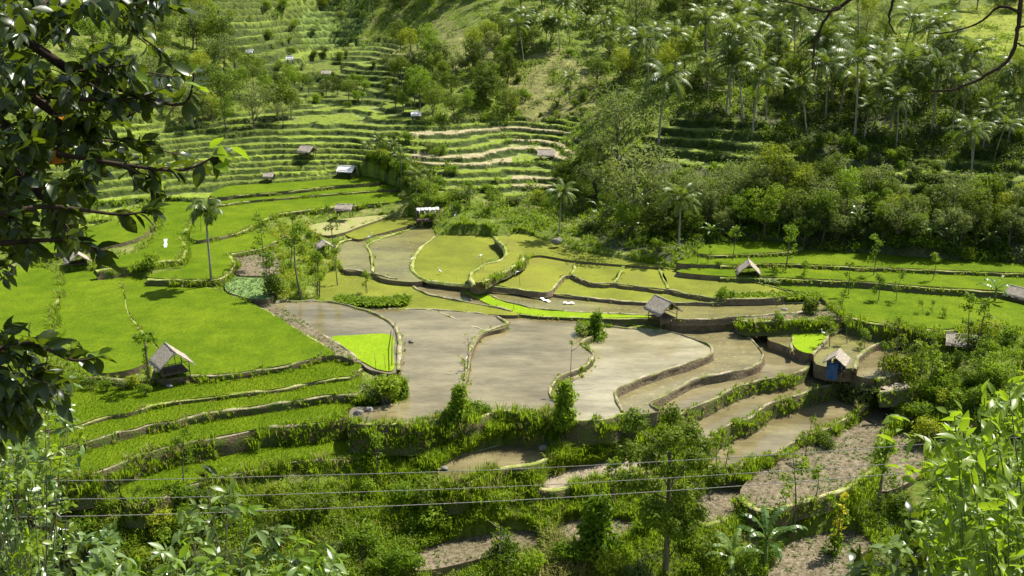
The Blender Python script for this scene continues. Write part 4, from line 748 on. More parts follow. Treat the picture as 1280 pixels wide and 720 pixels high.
sap = [(378,378,98,0,'tallest thin tree in the weedy patch with leaves only at its top'),(335,376,62,2,'vine covered dark bushy tree at the corner of the weedy patch'),(423,362,60,3,'knobbly short tree right of the little roofed shelter'),(418,318,62,4,'bare forked young tree behind the little roofed shelter'),
  (363,330,62,1,'thin tree left of the tallest one in the weedy patch'),(328,340,72,3,'thin dark tree beside the tilled brown plot'),(458,372,34,5,'small round leafed sapling by the water edge of the weedy patch'),(399,374,60,5,'leafy sapling right of the tallest tree in the weedy patch'),
  (534,262,52,1,'dark tree standing behind the open wooden frame'),(914,336,50,0,'slender tree with thin crown left of the small thatched hut'),(872,338,34,3,'crooked bare tree standing second from the coconut palm'),(883,338,30,1,'crooked bare tree nearest the slender thin crowned tree'),
  (981,345,62,2,'branching tree just right of the small thatched hut'),(1004,360,34,5,'small round tree standing alone in the green grass'),(1060,376,48,1,'dark leaning tree in the right green field'),(1090,352,56,3,'pale vine covered stump tree in the right fields'),
  (1120,384,44,4,'dry brown twiggy tree in the right field'),(1163,358,40,0,'dark round tree at the foot of the woods on the right'),(1096,384,40,5,'leafy small tree in front of the dry twiggy tree'),(1212,440,68,2,'tree with pale leaves beside the dark roofed shelter'),
  (1152,420,40,4,'thin pole like tree by the brown pool'),(1165,420,36,1,'second thin pole like tree by the brown pool'),(1178,420,34,0,'third leaning pole tree by the brown pool'),(1037,446,52,4,'thin leaning sapling behind the blue hut'),(1060,440,46,0,'crossed leaning sapling behind the blue hut'),
  (1078,448,36,5,'leafy sapling right of the blue hut'),(1100,478,46,3,'pale leafed young tree in front of the brown pool'),(1118,500,80,4,'slanting thin trunk over the small muddy pool'),(970,434,44,5,'leafy young tree beside the small green seedling plot'),(1135,470,56,1,'slim trunk crossing the brown pool'),
  (745,428,42,3,'bushy clump of leaves standing on the bund between two flooded fields'),(1012,655,70,0,'thin young tree on the edge of the tilled brown plot'),(990,672,110,3,'narrow vine covered tree in front of the tilled brown plot'),(745,700,90,1,'dark bushy young tree in the lower dry plot'),
  (768,640,70,5,'pale leafed young tree on the bank left of the big dark tree'),(470,600,62,2,'pale leafed young tree in the lowest rice terrace'),(232,620,80,3,'dark leafy young tree at the end of the lower left terrace'),(185,665,60,4,'bare thin stem with few leaves in the lower left'),
  (1150,500,70,2,'pale shrubby tree at the right of the stony plot'),(1100,640,90,5,'leafy thin tree in the lower right brown plot'),(1045,700,70,0,'slim tree near the yellow flowers'),(898,610,60,2,'leafy young tree right behind the big dark tree'),(1005,580,60,4,'bright green shrub with a thin stem at the corner of the pool'),
  (250,300,40,0,'small dark tree beside the path in the upper left rice'),(205,292,30,2,'dark little tree on the bund of the upper left rice'),(455,222,26,1,'dark narrow tree beside the metal roofed hut'),(586,262,36,5,'leafy tree behind the open wooden frame'),(612,270,30,2,'dark tree at the head of the pale olive fields')]
for px, py, h_, v, lb in sap: single('young_tree', AR['col'][0] if px == 745 else AR['sap'][v], px, py, None, h_, lb, 'tree', rz=px * .7)
for k, (px, py, h_, lb) in enumerate([(575,528,54,'dense dark leafed bush column on the bank between two flooded fields'),(705,530,62,'tall dense bush at the foot of the winding bund'),(485,505,52,'bushy island shrub at the corner of the green seedling field'),(470,502,34,'pale shrub next to the island at the corner of the seedling field'),
   (505,498,28,'dry shrub at the tip of the island in the flooded field'),(595,525,36,'leafy shrub beside the bush column on the bank'),(345,372,40,'thick green shrub at the edge of the weedy patch'),(735,430,34,'round green shrub on the bund left of the roofed hut'),(908,378,26,'small green shrub at the edge of the flooded strip'),
   (1030,560,30,'first grassy clump between the lowest pool and the stony plot'),(1025,472,32,'dark bush left of the blue hut'),(1075,505,52,'bushy growth below the blue hut'),(1110,480,46,'leafy bush right of the blue hut'),(185,340,30,'leafy bush in the shade on the left bund'),(1010,395,30,'tangled green bush beside the hedge')]):
    ar_ = AR['col'][k % 2] if k in (0, 1, 4) or h_ > 60 else AR['bush'][k % 8]
    g_ = gp(px, py, 25); single('bush', ar_, px, py, max(g_[2], {0: .5, 1: .2, 2: 1.1, 3: 1.1, 4: 1.1}.get(k, -99)), h_ * (1 if ar_ in AR['col'] else .8), lb, 'bush', rz=k)
for k, (px, py, h_, lb) in enumerate([(955,716,72,'banana plant with shining torn leaves at the bottom edge'),(915,730,60,'broad leafed banana plant left of the shining one at the bottom edge'),(1242,384,36,'banana plant with split leaves at the far right of the green field')]):
    single('banana_plant', AR['banana'][k], px, py, None, h_, lb, 'plant', rz=k * 2 + .6)
grow('banana_plant', ['banana'], [(700,250),(1000,285),(1290,300),(1290,335),(1100,330),(1000,335),(860,320),(760,305)], 16, 30, 31, .7, 1.0, 'banana plant with pale leaves along the edge of the dark woods', 'plant', 'banana plants along the edge of the woods')
for k, (px, py) in enumerate([(98,482),(116,486),(134,488),(152,486),(168,482),(182,492)]): plant('bush', AR['bush'][k], at(px, py, 1.7), k, .62, 'dark bush on the shaded bank left of the open sided hut', 'bush', 'bushes on the bank left of the open sided hut')
# the big dark tree at the bottom
def arche_hero():
    r = np.random.RandomState(77); mb = MB(); cen = []; rad = []; H = 12.2
    P_ = limb(mb, (0, 0, -.5), (-.1, 0, 9.2), .24, .09, r, 12, .012, 9)
    for i in range(26):
        z = 3.6 + 8.0 * (i / 25); a = 2.4 * i; q = (2.9 if z < 9.5 else 2.2) * r.uniform(.45, 1) * (1 if z > 5 else .7); c = np.array((math.cos(a) * q * 1.1 - (.6 if z > 10 else 0), math.sin(a) * q, z)); cen.append(c); rad.append(r.uniform(.7, 1.25))
        limb(mb, P_[min(11, int(max(0, z - 1.2) / 9.2 * 11))], c, .06, .02, r, 5, .1, 5)
    V, Q, var = leafcloud(r, cen, rad, 15000, .14, .8, .15)
    return [('trunk', mb.mesh('trunk', M['bark'])), ('crown', mk_mesh('crown', V, Q, M['ltree'], var=var))]
single('broadleaf_tree', arche_hero(), 832, 722, None, 212, 'big dark leafed tree with a straight trunk standing at the bottom centre', 'tree')
# bare grey branched shrub near the bottom, thin pole tree on the bund
def arche_bare(seed, H=3.4, leafn=40):
    r = np.random.RandomState(seed); mb = MB(); P_ = limb(mb, (0, 0, -.3), (.1, 0, H), .06, .015, r, 8, .05, 6); cen = []
    for i in range(7):
        k = r.randint(2, 8); a = r.uniform(0, 6.28); L = r.uniform(.5, 1.1); e = P_[k] + np.array((math.cos(a) * L, math.sin(a) * L * .5, L * .7)); limb(mb, P_[k], e, .03, .008, r, 5, .15, 4); cen.append(e)
    cen.append(P_[-1]); V, Q, var = leafcloud(r, cen, [.22] * len(cen), leafn, .13, .8, .1)
    return [('trunk', mb.mesh('trunk', M['palmbark'])), ('crown', mk_mesh('crown', V, Q, M['lyel'], var=var))]
single('bare_shrub', arche_bare(3, 3.2, 70), 622, 708, None, 62, 'pale bare branched shrub with a few yellow leaves in the lower dry plot', 'shrub')
single('thin_tree', arche_bare(9, 4.2, 160), 712, 492, .6, 78, 'crooked almost leafless tree on the winding bund between flooded fields', 'tree')
single('pole_tree', arche_bare(12, 3.0, 20), 584, 462, 1.2, 46, 'thin straight stick with a leaf tuft on the light bund', 'tree')
# papaya-like flowering stem beside the front hut
def arche_flowering():
    r = np.random.RandomState(15); mb = MB(); mb.tube([(0, 0, -.3), (.05, 0, 1.8), (0, 0, 3.6)], [.12, .1, .07], 7); cen = [(.6 * math.cos(a), .6 * math.sin(a), 3.7 + .2 * (k % 2)) for k, a in enumerate(np.linspace(0, 5.3, 6))] + [(0, 0, 4)]
    V, Q, var = leafcloud(r, cen, [.38] * 7, 260, .16, .5, .1); V2, Q2, v2 = leafcloud(r, [(0, 0, z) for z in np.linspace(.4, 3, 7)], [.28] * 7, 300, .09, 1, .3)
    return [('trunk', mb.mesh('trunk', M['bark'])), ('crown', mk_mesh('crown', V, Q, M['lshrub'], var=var)), ('vine', mk_mesh('vine', V2, Q2, M['lyel'], var=v2))]
single('flowering_tree', arche_flowering(), 187, 487, 1.6, 68, 'small tree with vine wrapped trunk in front of the left open hut', 'tree')
def arche_yellow():
    r = np.random.RandomState(4); mb = MB(); P_ = limb(mb, (0, 0, -.2), (.3, 0, 3.2), .04, .015, r, 6, .06, 5)
    V, Q, var = leafcloud(r, P_[2:], [.3, .35, .32, .2], 130, .13, 1, .1); V2, Q2, v2 = leafcloud(r, P_[:2] + np.array((0, 0, .5)), [.5, .5], 220, .13, 1, .1)
    return [('stem', mb.mesh('stem', M['bark'])), ('blossoms', mk_mesh('blossoms', V, Q, M['flower'], var=var)), ('foliage', mk_mesh('foliage', V2, Q2, M['lshrub'], var=v2))]
single('flowering_shrub', arche_yellow(), 1040, 700, None, 84, 'shrub with a column of bright yellow blossoms in the lower right', 'shrub')
# ------------------------------------------------------------------ uncountable cover: grasses, thicket, crops
def cover(poly, n, seed, size, kind='grass', avoid=True, rmin=30, tz=False):
    r = np.random.RandomState(seed); xs = [p[0] for p in poly]; ys = [p[1] for p in poly]; P_ = []
    while len(P_) < n:
        x = r.uniform(min(xs), max(xs), 400); y = r.uniform(min(ys), max(ys), 400); m = inpoly(x, y, poly)
        if tz:
            for pz, _, kd_ in (TZ[:3] if tz is True else TZ): m &= ~(inpoly(x + r.uniform(-8, 8, 400), y + r.uniform(-5, 5, 400), pz) & (r.rand(400) < .86))
        for a, b_ in zip(x[m], y[m]):
            g = gp(a, b_, rmin)
            if g is not None and not (avoid and infield(g[0], g[1])): P_.append(g)
    P_ = np.array(P_[:n]); msk = fbm(P_[:, 0] / 4, P_[:, 1] / 4, seed) > .38; P_ = P_[msk]
    if kind: add_tufts(P_, size * r.uniform(.5, 1.3, len(P_)), kind)
    return P_
cover([(-20,610),(150,630),(500,600),(860,560),(1150,500),(1300,440),(1300,735),(-20,735)], 5200, 1, .8)
cover([(-20,610),(150,630),(500,600),(860,560),(1150,500),(1300,440),(1300,735),(-20,735)], 900, 2, .8, 'grassdry')
cover([(450,515),(700,510),(860,510),(1150,500),(1160,600),(900,700),(480,700),(440,600)], 3600, 3, .8)
cover([(640,690),(720,660),(760,735),(620,735)], 260, 4, 1.3, 'grassdry')
cover([(300,235),(700,235),(860,310),(1280,310),(1280,460),(1100,400),(640,300),(440,290),(430,380),(300,380)], 2600, 5, .5)
cover([(60,250),(260,250),(300,380),(120,520),(0,520)], 1200, 6, .55)
cover([(485,545),(575,548),(560,570),(500,580)], 160, 9, .6)
cover([(430,520),(700,515),(860,520),(860,560),(760,600),(480,610),(430,560)], 2200, 10, 1.0)
cover([(420,500),(520,470),(560,560),(470,610),(430,560)], 500, 7, .7)
cover([(720,395),(765,395),(770,440),(730,450)], 160, 8, .5)
for i, (kd, sd_) in enumerate((('grass', 1), ('grassdry', 2))):
    Pp = np.concatenate([a for a, b_ in TU[kd]]); Ss = np.concatenate([b_ for a, b_ in TU[kd]])
    tag(blades('grass_tufts' if kd == 'grass' else 'dry_grass_tufts', Pp, Ss, M[kd], 11, .045, .8, seed=sd_), 'tufts of ' + ('green' if kd == 'grass' else 'straw coloured') + ' grass on the banks between the fields', 'grass', kind='stuff')
# rice blades on the nearer green terraces
P_ = []
for kind, lv, W in FW:
    if kind in ('rice',) and W[:, 1].min() < 118 and W[:, 0].max() < 0 and lv < 1.5:
        x0, y0 = W[:, 0].min(), W[:, 1].min(); x1, y1 = W[:, 0].max(), W[:, 1].max(); gx_, gy_ = np.meshgrid(np.arange(x0, x1, .21), np.arange(y0, y1, .19)); gx_ = gx_.ravel() + R.uniform(-.09, .09, gx_.size); gy_ = gy_.ravel() + R.uniform(-.12, .12, gy_.size)
        m = inpoly(gx_, gy_, W[:, :2]) & (gy_ < 125); P_.append(np.stack([gx_[m], gy_[m], np.full(m.sum(), lv + .1)], 1))
P_ = np.concatenate(P_); tag(blades('rice_plants', P_, np.full(len(P_), .26), M['ricebl'], 4, .035, .2, seed=5), 'bright green rice plants standing in the left terraces', 'rice', kind='stuff')
# crop seedlings in tilled plots and the leafy strip by the flooded field
def rosettes(name, P_, size, m, seed, label, nb=7):
    o = blades(name, P_, np.full(len(P_), size), m, nb, size * .35, 1.3, seed=seed); return tag(o, label, 'crop', kind='stuff')
P_ = []
for kind, lv, W in FW:
    if kind in ('dry', 'cabbage'):
        n_ = int(max(20, (np.ptp(W[:, 0]) * np.ptp(W[:, 1])) * (3.2 if kind == 'dry' else 5))); x = R.uniform(W[:, 0].min(), W[:, 0].max(), n_); y = R.uniform(W[:, 1].min(), W[:, 1].max(), n_); m = inpoly(x, y, W[:, :2]) & (fbm(x / 3, y / 3, 9) > .42); P_.append(np.stack([x[m], y[m], np.full(m.sum(), lv)], 1))
rosettes('crop_seedlings', np.concatenate(P_), .19, M['crop'], 6, 'small pale green crop seedlings in the tilled brown plots')
pts = smooth([(900,377),(940,375),(985,374),(1020,375)], 12); P_ = np.array([at(x + R.uniform(-3, 3), y + R.uniform(-3, 2), 1.2) for x, y in np.repeat(pts, 7, 0)])
rosettes('leafy_crop_row', P_, .7, M['lyel'].name and M['lshrub'], 7, 'row of light green leafy crop along the flooded strip', 8)
pts = smooth([(820,318),(860,330),(900,338),(930,346),(970,352)], 14); P_ = np.array([at(x + R.uniform(-8, 8), y + R.uniform(-6, 4), 1.7) for x, y in np.repeat(pts, 6, 0)])
rosettes('leafy_crop_bed', P_, .55, M['crop'], 8, 'bed of pale green leafy plants behind the olive field', 8)
pts = smooth([(425,378),(450,381),(480,382),(505,379)], 12); P_ = np.array([at(x + R.uniform(-4, 4), y + R.uniform(-4, 3), 1.15) for x, y in np.repeat(pts, 8, 0)])
rosettes('leafy_weed_row', P_, .7, M['lshrub'], 9, 'bright leafy weeds along the edge of the brown pool', 8)
def thicket(name, P_, seed, rad, per, leaf, m, label):
    r = np.random.RandomState(seed); V, Q, var = leafcloud(r, P_ + np.array((0, 0, .25)), rad * r.uniform(.5, 1.4, len(P_)), len(P_) * per, leaf, .7, .3)
    tag(link(name, mk_mesh(name, V, Q, m, var=var)), label, 'undergrowth', kind='stuff')
W1 = [(-20,-30),(1300,-50),(1300,330),(860,320),(700,290),(540,262),(520,170),(540,150),(520,110),(430,60),(330,110),(260,60),(180,150),(-20,170)]
thicket('undergrowth', cover(W1, 5600, 21, 0, None, tz=2), 1, .85, 40, .18, M['lshrub'], 'dense green undergrowth covering the far slopes')
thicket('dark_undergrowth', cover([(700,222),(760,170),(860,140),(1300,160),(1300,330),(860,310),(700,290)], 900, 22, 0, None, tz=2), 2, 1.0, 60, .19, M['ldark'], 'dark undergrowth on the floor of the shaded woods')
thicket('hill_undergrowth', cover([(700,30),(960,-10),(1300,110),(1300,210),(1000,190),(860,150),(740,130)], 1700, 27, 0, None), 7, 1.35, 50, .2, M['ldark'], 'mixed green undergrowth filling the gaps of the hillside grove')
thicket('grey_undergrowth', cover(W1, 2400, 23, 0, None, tz=2), 3, .8, 36, .17, M['lgrey'], 'grey green low growth mixed over the far slopes')
thicket('low_thicket', cover([(-20,630),(150,650),(480,610),(600,650),(860,690),(1000,680),(1150,560),(1120,480),(1200,420),(1300,430),(1300,735),(-20,735)], 1500, 24, 0, None), 4, .6, 60, .1, M['lshrub'], 'leafy low thicket below and right of the lowest fields')
thicket('dark_low_thicket', cover([(-20,630),(150,640),(480,600),(560,650),(480,735),(-20,735)], 500, 25, 0, None), 5, .7, 80, .11, M['ltree'], 'dark small leafed thicket in the lower left')
thicket('weed_patch', cover([(325,285),(415,275),(430,330),(440,375),(350,375),(330,350)], 240, 26, 0, None), 6, .5, 40, .11, M['lyel'], 'yellow green weeds around the small roofed shelter')
# ================================================================== huts
def thatch_roof(mb, W_, L, rise, over, z0, r, th=.10, ragged=.12):
    """gable roof, ridge along local Y; both slopes with thickness and a ragged eave"""
    nx, ny = 7, 12
    for s in (-1, 1):
        top = []; bot = []
        for i in range(nx + 1):
            for j in range(ny + 1):
                u = i / nx; v = j / ny; x = s * u * (W_ / 2 + over); y = (v - .5) * (L + 2 * over); z = z0 + rise * (1 - u * (W_ / 2 + over) / (W_ / 2))
                if i == nx: x += s * r.uniform(-.02, ragged); z -= r.uniform(0, .06)
                if j in (0, ny): y += (1 if j else -1) * r.uniform(-.02, ragged * .7)
                z += r.uniform(-.025, .035); top.append((x, y, z + th)); bot.append((x, y, z))
        n_ = len(top); V = top + bot; q = []
        for i in range(nx):
            for j in range(ny):
                a = i * (ny + 1) + j; f_ = (a, a + 1, a + ny + 2, a + ny + 1); q.append(f_ if s < 0 else f_[::-1]); g_ = tuple(n_ + k for k in f_); q.append(g_[::-1] if s < 0 else g_)
        bd = [(nx) * (ny + 1) + j for j in range(ny + 1)]
        for a, b_ in zip(bd[:-1], bd[1:]): q.append((a, b_, b_ + n_, a + n_))
        for jj in (0, ny):
            c = [i * (ny + 1) + jj for i in range(nx + 1)]
            for a, b_ in zip(c[:-1], c[1:]): q.append((a, b_, b_ + n_, a + n_))
        mb.add(V, q)
    if th > .05:      # loose straw hanging over the eaves and gable edges
        for s in (-1, 1):
            for k in range(int(90 * L)):
                u = 1 if r.rand() < .6 else r.uniform(.1, 1); y = (r.rand() - .5) * (L + 2 * over) if u == 1 else r.choice((-.5, .5)) * (L + 2 * over); x = s * u * (W_ / 2 + over); z = z0 + rise * (1 - u * (W_ / 2 + over) / (W_ / 2)) + th * .6
                d = np.array((s * .16, 0, -.10)) * r.uniform(.6, 1.8) + r.normal(size=3) * .03; p = np.array((x, y, z)); w_ = np.array((0, .02, .0)); mb.add([p - w_, p + w_, p + d + np.array((0, 0, .004))], (), [(0, 1, 2)])
    mb.tube([(0, -(L / 2 + over), z0 + rise + th * .6), (0, 0, z0 + rise + th * .5), (0, L / 2 + over, z0 + rise + th * .6)], [.09, .1, .09], 6)
def hut(px, py, z, rz, W_, L, hp, rise, label, roof='thatch', over=.35, floor=True, walls=None, rail=True, seed=1, name='thatched_hut', posts=True, roofname='roof', s=1, low=None):
    r = np.random.RandomState(seed); g = at(px, py, z) if z is not None else gp(px, py, 25)
    s = s * (.84 if py > 300 else 1); o = empty(name, tuple(g), rz, s, label, 'hut')
    if posts:
        for sx in (-1, 1):
            for sy in (-1, 1):
                m = MB(); x, y = sx * W_ / 2, sy * L / 2; m.tube([(x + r.uniform(-.04, .04), y, -.3), (x, y, hp * .5), (x, y, hp + .02)], [.06, .05, .045], 6); link('post', m.mesh('post', M['wood']), o)
        for y in (-L / 2, L / 2):
            m = MB(); m.tube([(0, y, .5 if y > 0 else hp - .1), (0, y, hp + rise - .03)], .035, 5); link('king_post', m.mesh('king_post', M['wood']), o)
            m = MB(); m.tube([(-W_ / 2 - .1, y, hp), (W_ / 2 + .1, y, hp)], .04, 5); link('beam', m.mesh('beam', M['wood']), o)
        for x in (-W_ / 2, W_ / 2):
            m = MB(); m.tube([(x, -L / 2 - .1, hp + .03), (x, L / 2 + .1, hp + .03)], .035, 5); link('purlin', m.mesh('purlin', M['wood']), o)
    if floor:
        m = MB()
        for k in range(9): m.box((-W_ / 2 + W_ * (k + .5) / 9, 0, .62 + r.uniform(-.01, .01)), (W_ / 9 - .02, L * .96, .05))
        for y in (-L * .4, 0, L * .4): m.box((0, y, .565), (W_, .07, .05))
        link('platform', m.mesh('platform', M['wood']), o)
        for sx in (-1, 1):
            for sy in (-1, 1):
                m = MB(); m.tube([(sx * W_ * .38, sy * L * .38, -.1), (sx * W_ * .38, sy * L * .38, .55)], .045, 5); link('platform_leg', m.mesh('platform_leg', M['wood']), o)
    if rail:
        for x in (-W_ / 2, W_ / 2):
            m = MB(); m.tube([(x, -L / 2, 1.05), (x, L / 2, 1.02)], .028, 5); link('rail', m.mesh('rail', M['wood']), o)
    if roof:
        m = MB()
        thatch_roof(m, W_, L, rise, over, hp, r, .12 if roof == 'thatch' else .03, .14 if roof == 'thatch' else .01); link(roofname, m.mesh(roofname, M[roof]), o)
    if walls:
        for (cx_, cy_, dx, dy, z0, z1, mt_) in walls:
            m = MB(); nx = 8; V = []; 
            ax = np.linspace(-.5, .5, nx)
            for k in range(nx):
                for zz in np.linspace(z0, z1, 5): V.append((cx_ + ax[k] * dx + r.uniform(-.02, .02), cy_ + ax[k] * dy + r.uniform(-.03, .03), zz))
            V = np.array(V); off = np.array((.025 if dx < dy else 0, .025 if dx >= dy else 0, 0)); n_ = len(V)
            q = [(k * 5 + i, (k + 1) * 5 + i, (k + 1) * 5 + i + 1, k * 5 + i + 1) for k in range(nx - 1) for i in range(4)]; q2 = [tuple(n_ + a for a in f_[::-1]) for f_ in q]
            e = [(k * 5 + i, (k + 1) * 5 + i, (k + 1) * 5 + i + n_, k * 5 + i + n_) for k in range(nx - 1) for i in (0, 4)] + [(k * 5 + i, k * 5 + i + 1, k * 5 + i + 1 + n_, k * 5 + i + n_) for k in (0, nx - 1) for i in range(4)]
            m.add(np.concatenate([V, V + off]), q + q2 + e); link('wall_panel', m.mesh('wall_panel', M[mt_]), o)
    return o
rd = math.radians
h = hut(828, 402, 1.0, rd(28), 2.2, 2.4, 1.75, .95, 'thatched open hut standing on the bund in the middle of the fields', seed=2, over=.45, walls=[(-.2, -.9, 1.5, .1, .05, .6, 'wood'), (1.0, .2, .1, 1.2, .05, .6, 'tin')])
V, Q, var = leafcloud(np.random.RandomState(3), [(.25, -1.2, 1.9), (.3, -1.25, 2.4), (.35, -1.2, 2.1)], [.3, .3, .3], 200, .11, 1, .1); link('hanging_foliage', mk_mesh('hanging_foliage', V, Q, M['ltree'], var=var), h)
hut(1044, 472, -.75, rd(-28), 1.5, 1.9, 2.1, .6, 'hut with blue tarpaulin walls and a small ragged thatch roof', seed=3, over=.38, floor=True, rail=False,
    walls=[(-.2, -.99, 1.15, .02, .1, 1.95, 'tarp'), (-.8, 0, .02, 1.9, .1, 1.95, 'tarp'), (.1, .98, 1.3, .02, .3, 1.7, 'tarp')])
hut(216, 470, 2.0, rd(33), 2.6, 2.6, 1.7, 1.15, 'open sided hut with a steep grey thatch roof beside the large green rice field', seed=4, over=.4, rail=True, walls=[(.25, -.3, 1.6, .9, 1.0, 1.06, 'tarp')])
o = hut(535, 281, 1.8, rd(8), 2.9, 1.6, 2.0, .1, 'open wooden frame with bleached remains of a roof at the head of the long pool', seed=5, roof=None, floor=True, rail=True, name='field_shelter')
m = MB(); r_ = np.random.RandomState(2)
for k in range(6): m.box((-1.2 + k * .48, r_.uniform(-.1, .1), 2.08 + r_.uniform(-.03, .03)), (.44, 1.5 + r_.uniform(-.3, .3), .04))
for k in range(4): m.box((-1.1 + k * .66, -.85, 1.85 - .1 * (k % 2)), (.14, .03, .45))
link('roof_boards', m.mesh('roof_boards', M['tin']), o)
hut(935, 349, 1.6, rd(-8), 1.9, 1.9, 1.35, .9, 'small thatched open hut at the far edge of the olive field', seed=6, over=.42)
hut(406, 313, 2.4, rd(25), 1.5, 1.7, .75, .45, 'low shelter with a pale bleached thatch roof in the weedy patch', seed=7, over=.3, floor=False, rail=False, roof='thatch')
hut(434, 223, None, rd(75), 1.5, 1.9, .9, .5, 'hut with a bright metal roof above the upper rice terraces', seed=8, roof='tin', over=.3, rail=False, walls=[(0, -.85, 1.3, .02, .1, .85, 'wood')])
hut(385, 198, None, rd(60), 1.5, 1.7, .8, .5, 'hut with a grey brown roof on the upper left terraces', seed=9, over=.3, rail=False, walls=[(0, .8, 1.3, .02, .1, .75, 'tin')])
hut(683, 199, None, rd(85), 1.4, 1.8, .8, .5, 'grey roofed hut at the right end of the stony terraces', seed=10, over=.3, rail=False)
hut(337, 226, None, rd(80), .9, 1.0, .7, .3, 'tiny hut with a grey roof in the upper left rice', seed=11, over=.2, rail=False, walls=[(0, -.45, .8, .02, .05, .65, 'wood')])
hut(97, 334, 2.3, rd(30), 2.1, 2.3, 1.2, .8, 'dark thatched hut half hidden behind the near leaves at the left', seed=12, over=.4)
hut(1200, 436, None, rd(70), 1.9, 2.4, .9, .6, 'low dark thatched shelter in the thicket at the right', seed=13, over=.35, floor=False, rail=False)
hut(1274, 377, 1.3, rd(40), 1.9, 2.3, 1.0, .7, 'small dark roofed hut cut by the right edge of the picture', seed=14, over=.3, rail=False, walls=[(-.9, 0, .02, 2.0, .1, .95, 'wood'), (0, -1.1, 1.7, .02, .1, .95, 'wood')])
hut(431, 268, 2.9, rd(80), 1.0, 1.7, .9, .35, 'small brown lean shelter under a pale roof behind the dry field', seed=15, over=.25, floor=False, rail=False, walls=[(0, .9, 1.2, .02, .05, .95, 'wood')])
for k, (px, py, w_, roof, lb) in enumerate([(313,71,.7,'tin','tiny white roofed hut high on the top terraces'),(363,81,.7,'tin','tiny pale hut on the steep far terraces'),(408,99,1.0,'thatch','small pale roofed hut hidden in a bush on the far slope'),(520,150,.8,'tin','small hut with a bluish roof below the wooded spur')]):
    hut(px, py, None, rd(80 + k * 7), w_, w_ * 1.3, .9, .35, lb, seed=20 + k, roof=roof, over=.25, floor=False, rail=False, walls=[(0, w_ * .55, w_ * .9, .02, .05, .8, 'wood')])
# ------------------------------------------------------------------ rocks, birds, plastic markers
def rock(px, py, z, wpx, hpx, label, seed, group=None):
    r = np.random.RandomState(seed); g = at(px, py, z) if z is not None else gp(px, py, 25); d = np.linalg.norm(g - np.array((0, 0, CAMZ))); sx = wpx * d / F / 2; sz = hpx * d / F / 2
    nu, nv = 14, 9; V = []
    for i in range(nv + 1):
        for j in range(nu):
            th = math.pi * i / nv; ph = 2 * math.pi * j / nu; k = .72 + .5 * float(vn(np.array(math.sin(th) * math.cos(ph) * 1.6 + seed * 3), np.array(math.sin(th) * math.sin(ph) * 1.6 + math.cos(th) * 1.3), seed)); V.append((sx * k * math.sin(th) * math.cos(ph), sx * .8 * k * math.sin(th) * math.sin(ph), sz * (.3 + k * math.cos(th))))
    q = [(i * nu + j, (i + 1) * nu + j, (i + 1) * nu + (j + 1) % nu, i * nu + (j + 1) % nu) for i in range(nv) for j in range(nu)]
    m = MB(); m.add(V, q); return tag(link('rock', m.mesh('rock', M['rock']), None, tuple(g)), label, 'rock', group)
rock(448, 519, 1.1, 15, 13, 'left one of the two grey boulders at the end of the rice terraces', 1); rock(461, 515, 1.1, 11, 10, 'right one of the two grey boulders at the end of the rice terraces', 2)
rock(849, 345, 1.65, 13, 5, 'flat grey rock lying in the olive field beyond the hut', 3); rock(980, 387, 1.05, 9, 3.5, 'dark rock lying in the flooded strip', 4)
rock(696, 303, 2.5, 14, 10, 'big dark boulder at the foot of the woods', 5); rock(556, 586, -1.5, 9, 5, 'dark stone in the corner of the lower pool', 6)
rock(679, 561, -1.4, 11, 9, 'rounded stone at the foot of the grassy bank', 7); rock(1256, 396, 1.3, 7, 4, 'pale stone in the bright green field at the far right', 8)
rock(514, 428, 1.22, 7, 5, 'pale pinkish lump lying in the flooded field', 9); rock(212, 483, 1.7, 9, 5, 'pale stone below the open sided left hut', 10); rock(339, 299, 2.4, 8, 4, 'grey stone heap beside the weedy patch', 12); rock(1132, 505, -2.6, 8, 12, 'upright grey stone below the small muddy pool', 14)
for k, (px, py) in enumerate([(470,474),(474,480),(480,472),(468,483),(486,478)]): rock(px, py, 1.25, 6, 7, 'pale angular stone piled at the corner of the seedling field', 30 + k, 'pale stones at the seedling field corner')
def egret(px, py, z, rz, s, label):
    g = at(px, py, z); o = empty('egret', tuple(g), rz, s, label, 'bird')
    m = MB(); m.tube([(-.30, 0, .30), (-.18, 0, .34), (0, 0, .38), (.14, 0, .44), (.20, 0, .56), (.17, 0, .66), (.22, 0, .74), (.27, 0, .745), (.30, 0, .735)], [.012, .05, .085, .07, .03, .024, .03, .032, .012], 8)
    link('body', m.mesh('body', M['feather'], sm=True), o); m = MB(); m.tube([(.29, 0, .737), (.40, 0, .72)], [.012, .003], 5); link('beak', m.mesh('beak', M['beak']), o)
    for s_ in (-1, 1): m = MB(); m.tube([(.02, s_ * .03, .33), (-.02, s_ * .03, .17), (.01, s_ * .03, -.05)], .008, 4); link('leg', m.mesh('leg', M['twig']), o)
for a in [(462,301,1.7,.3,1.3,'white egret standing where the bunds of two pools meet'),(550,343,1.65,2.5,1.0,'white egret feeding in the round olive field'),(515,327,1.65,1,0.9,'white egret on the edge of the round olive field'),(622,364,1.05,2.8,0.9,'white egret at the corner of the bright green strip'),(1029,422,.3,3.6,1.2,'white egret at the edge of the small seedling plot'),(569,272,3.0,1,0.9,'white egret in the bushes right of the open wooden frame')]: egret(*a)
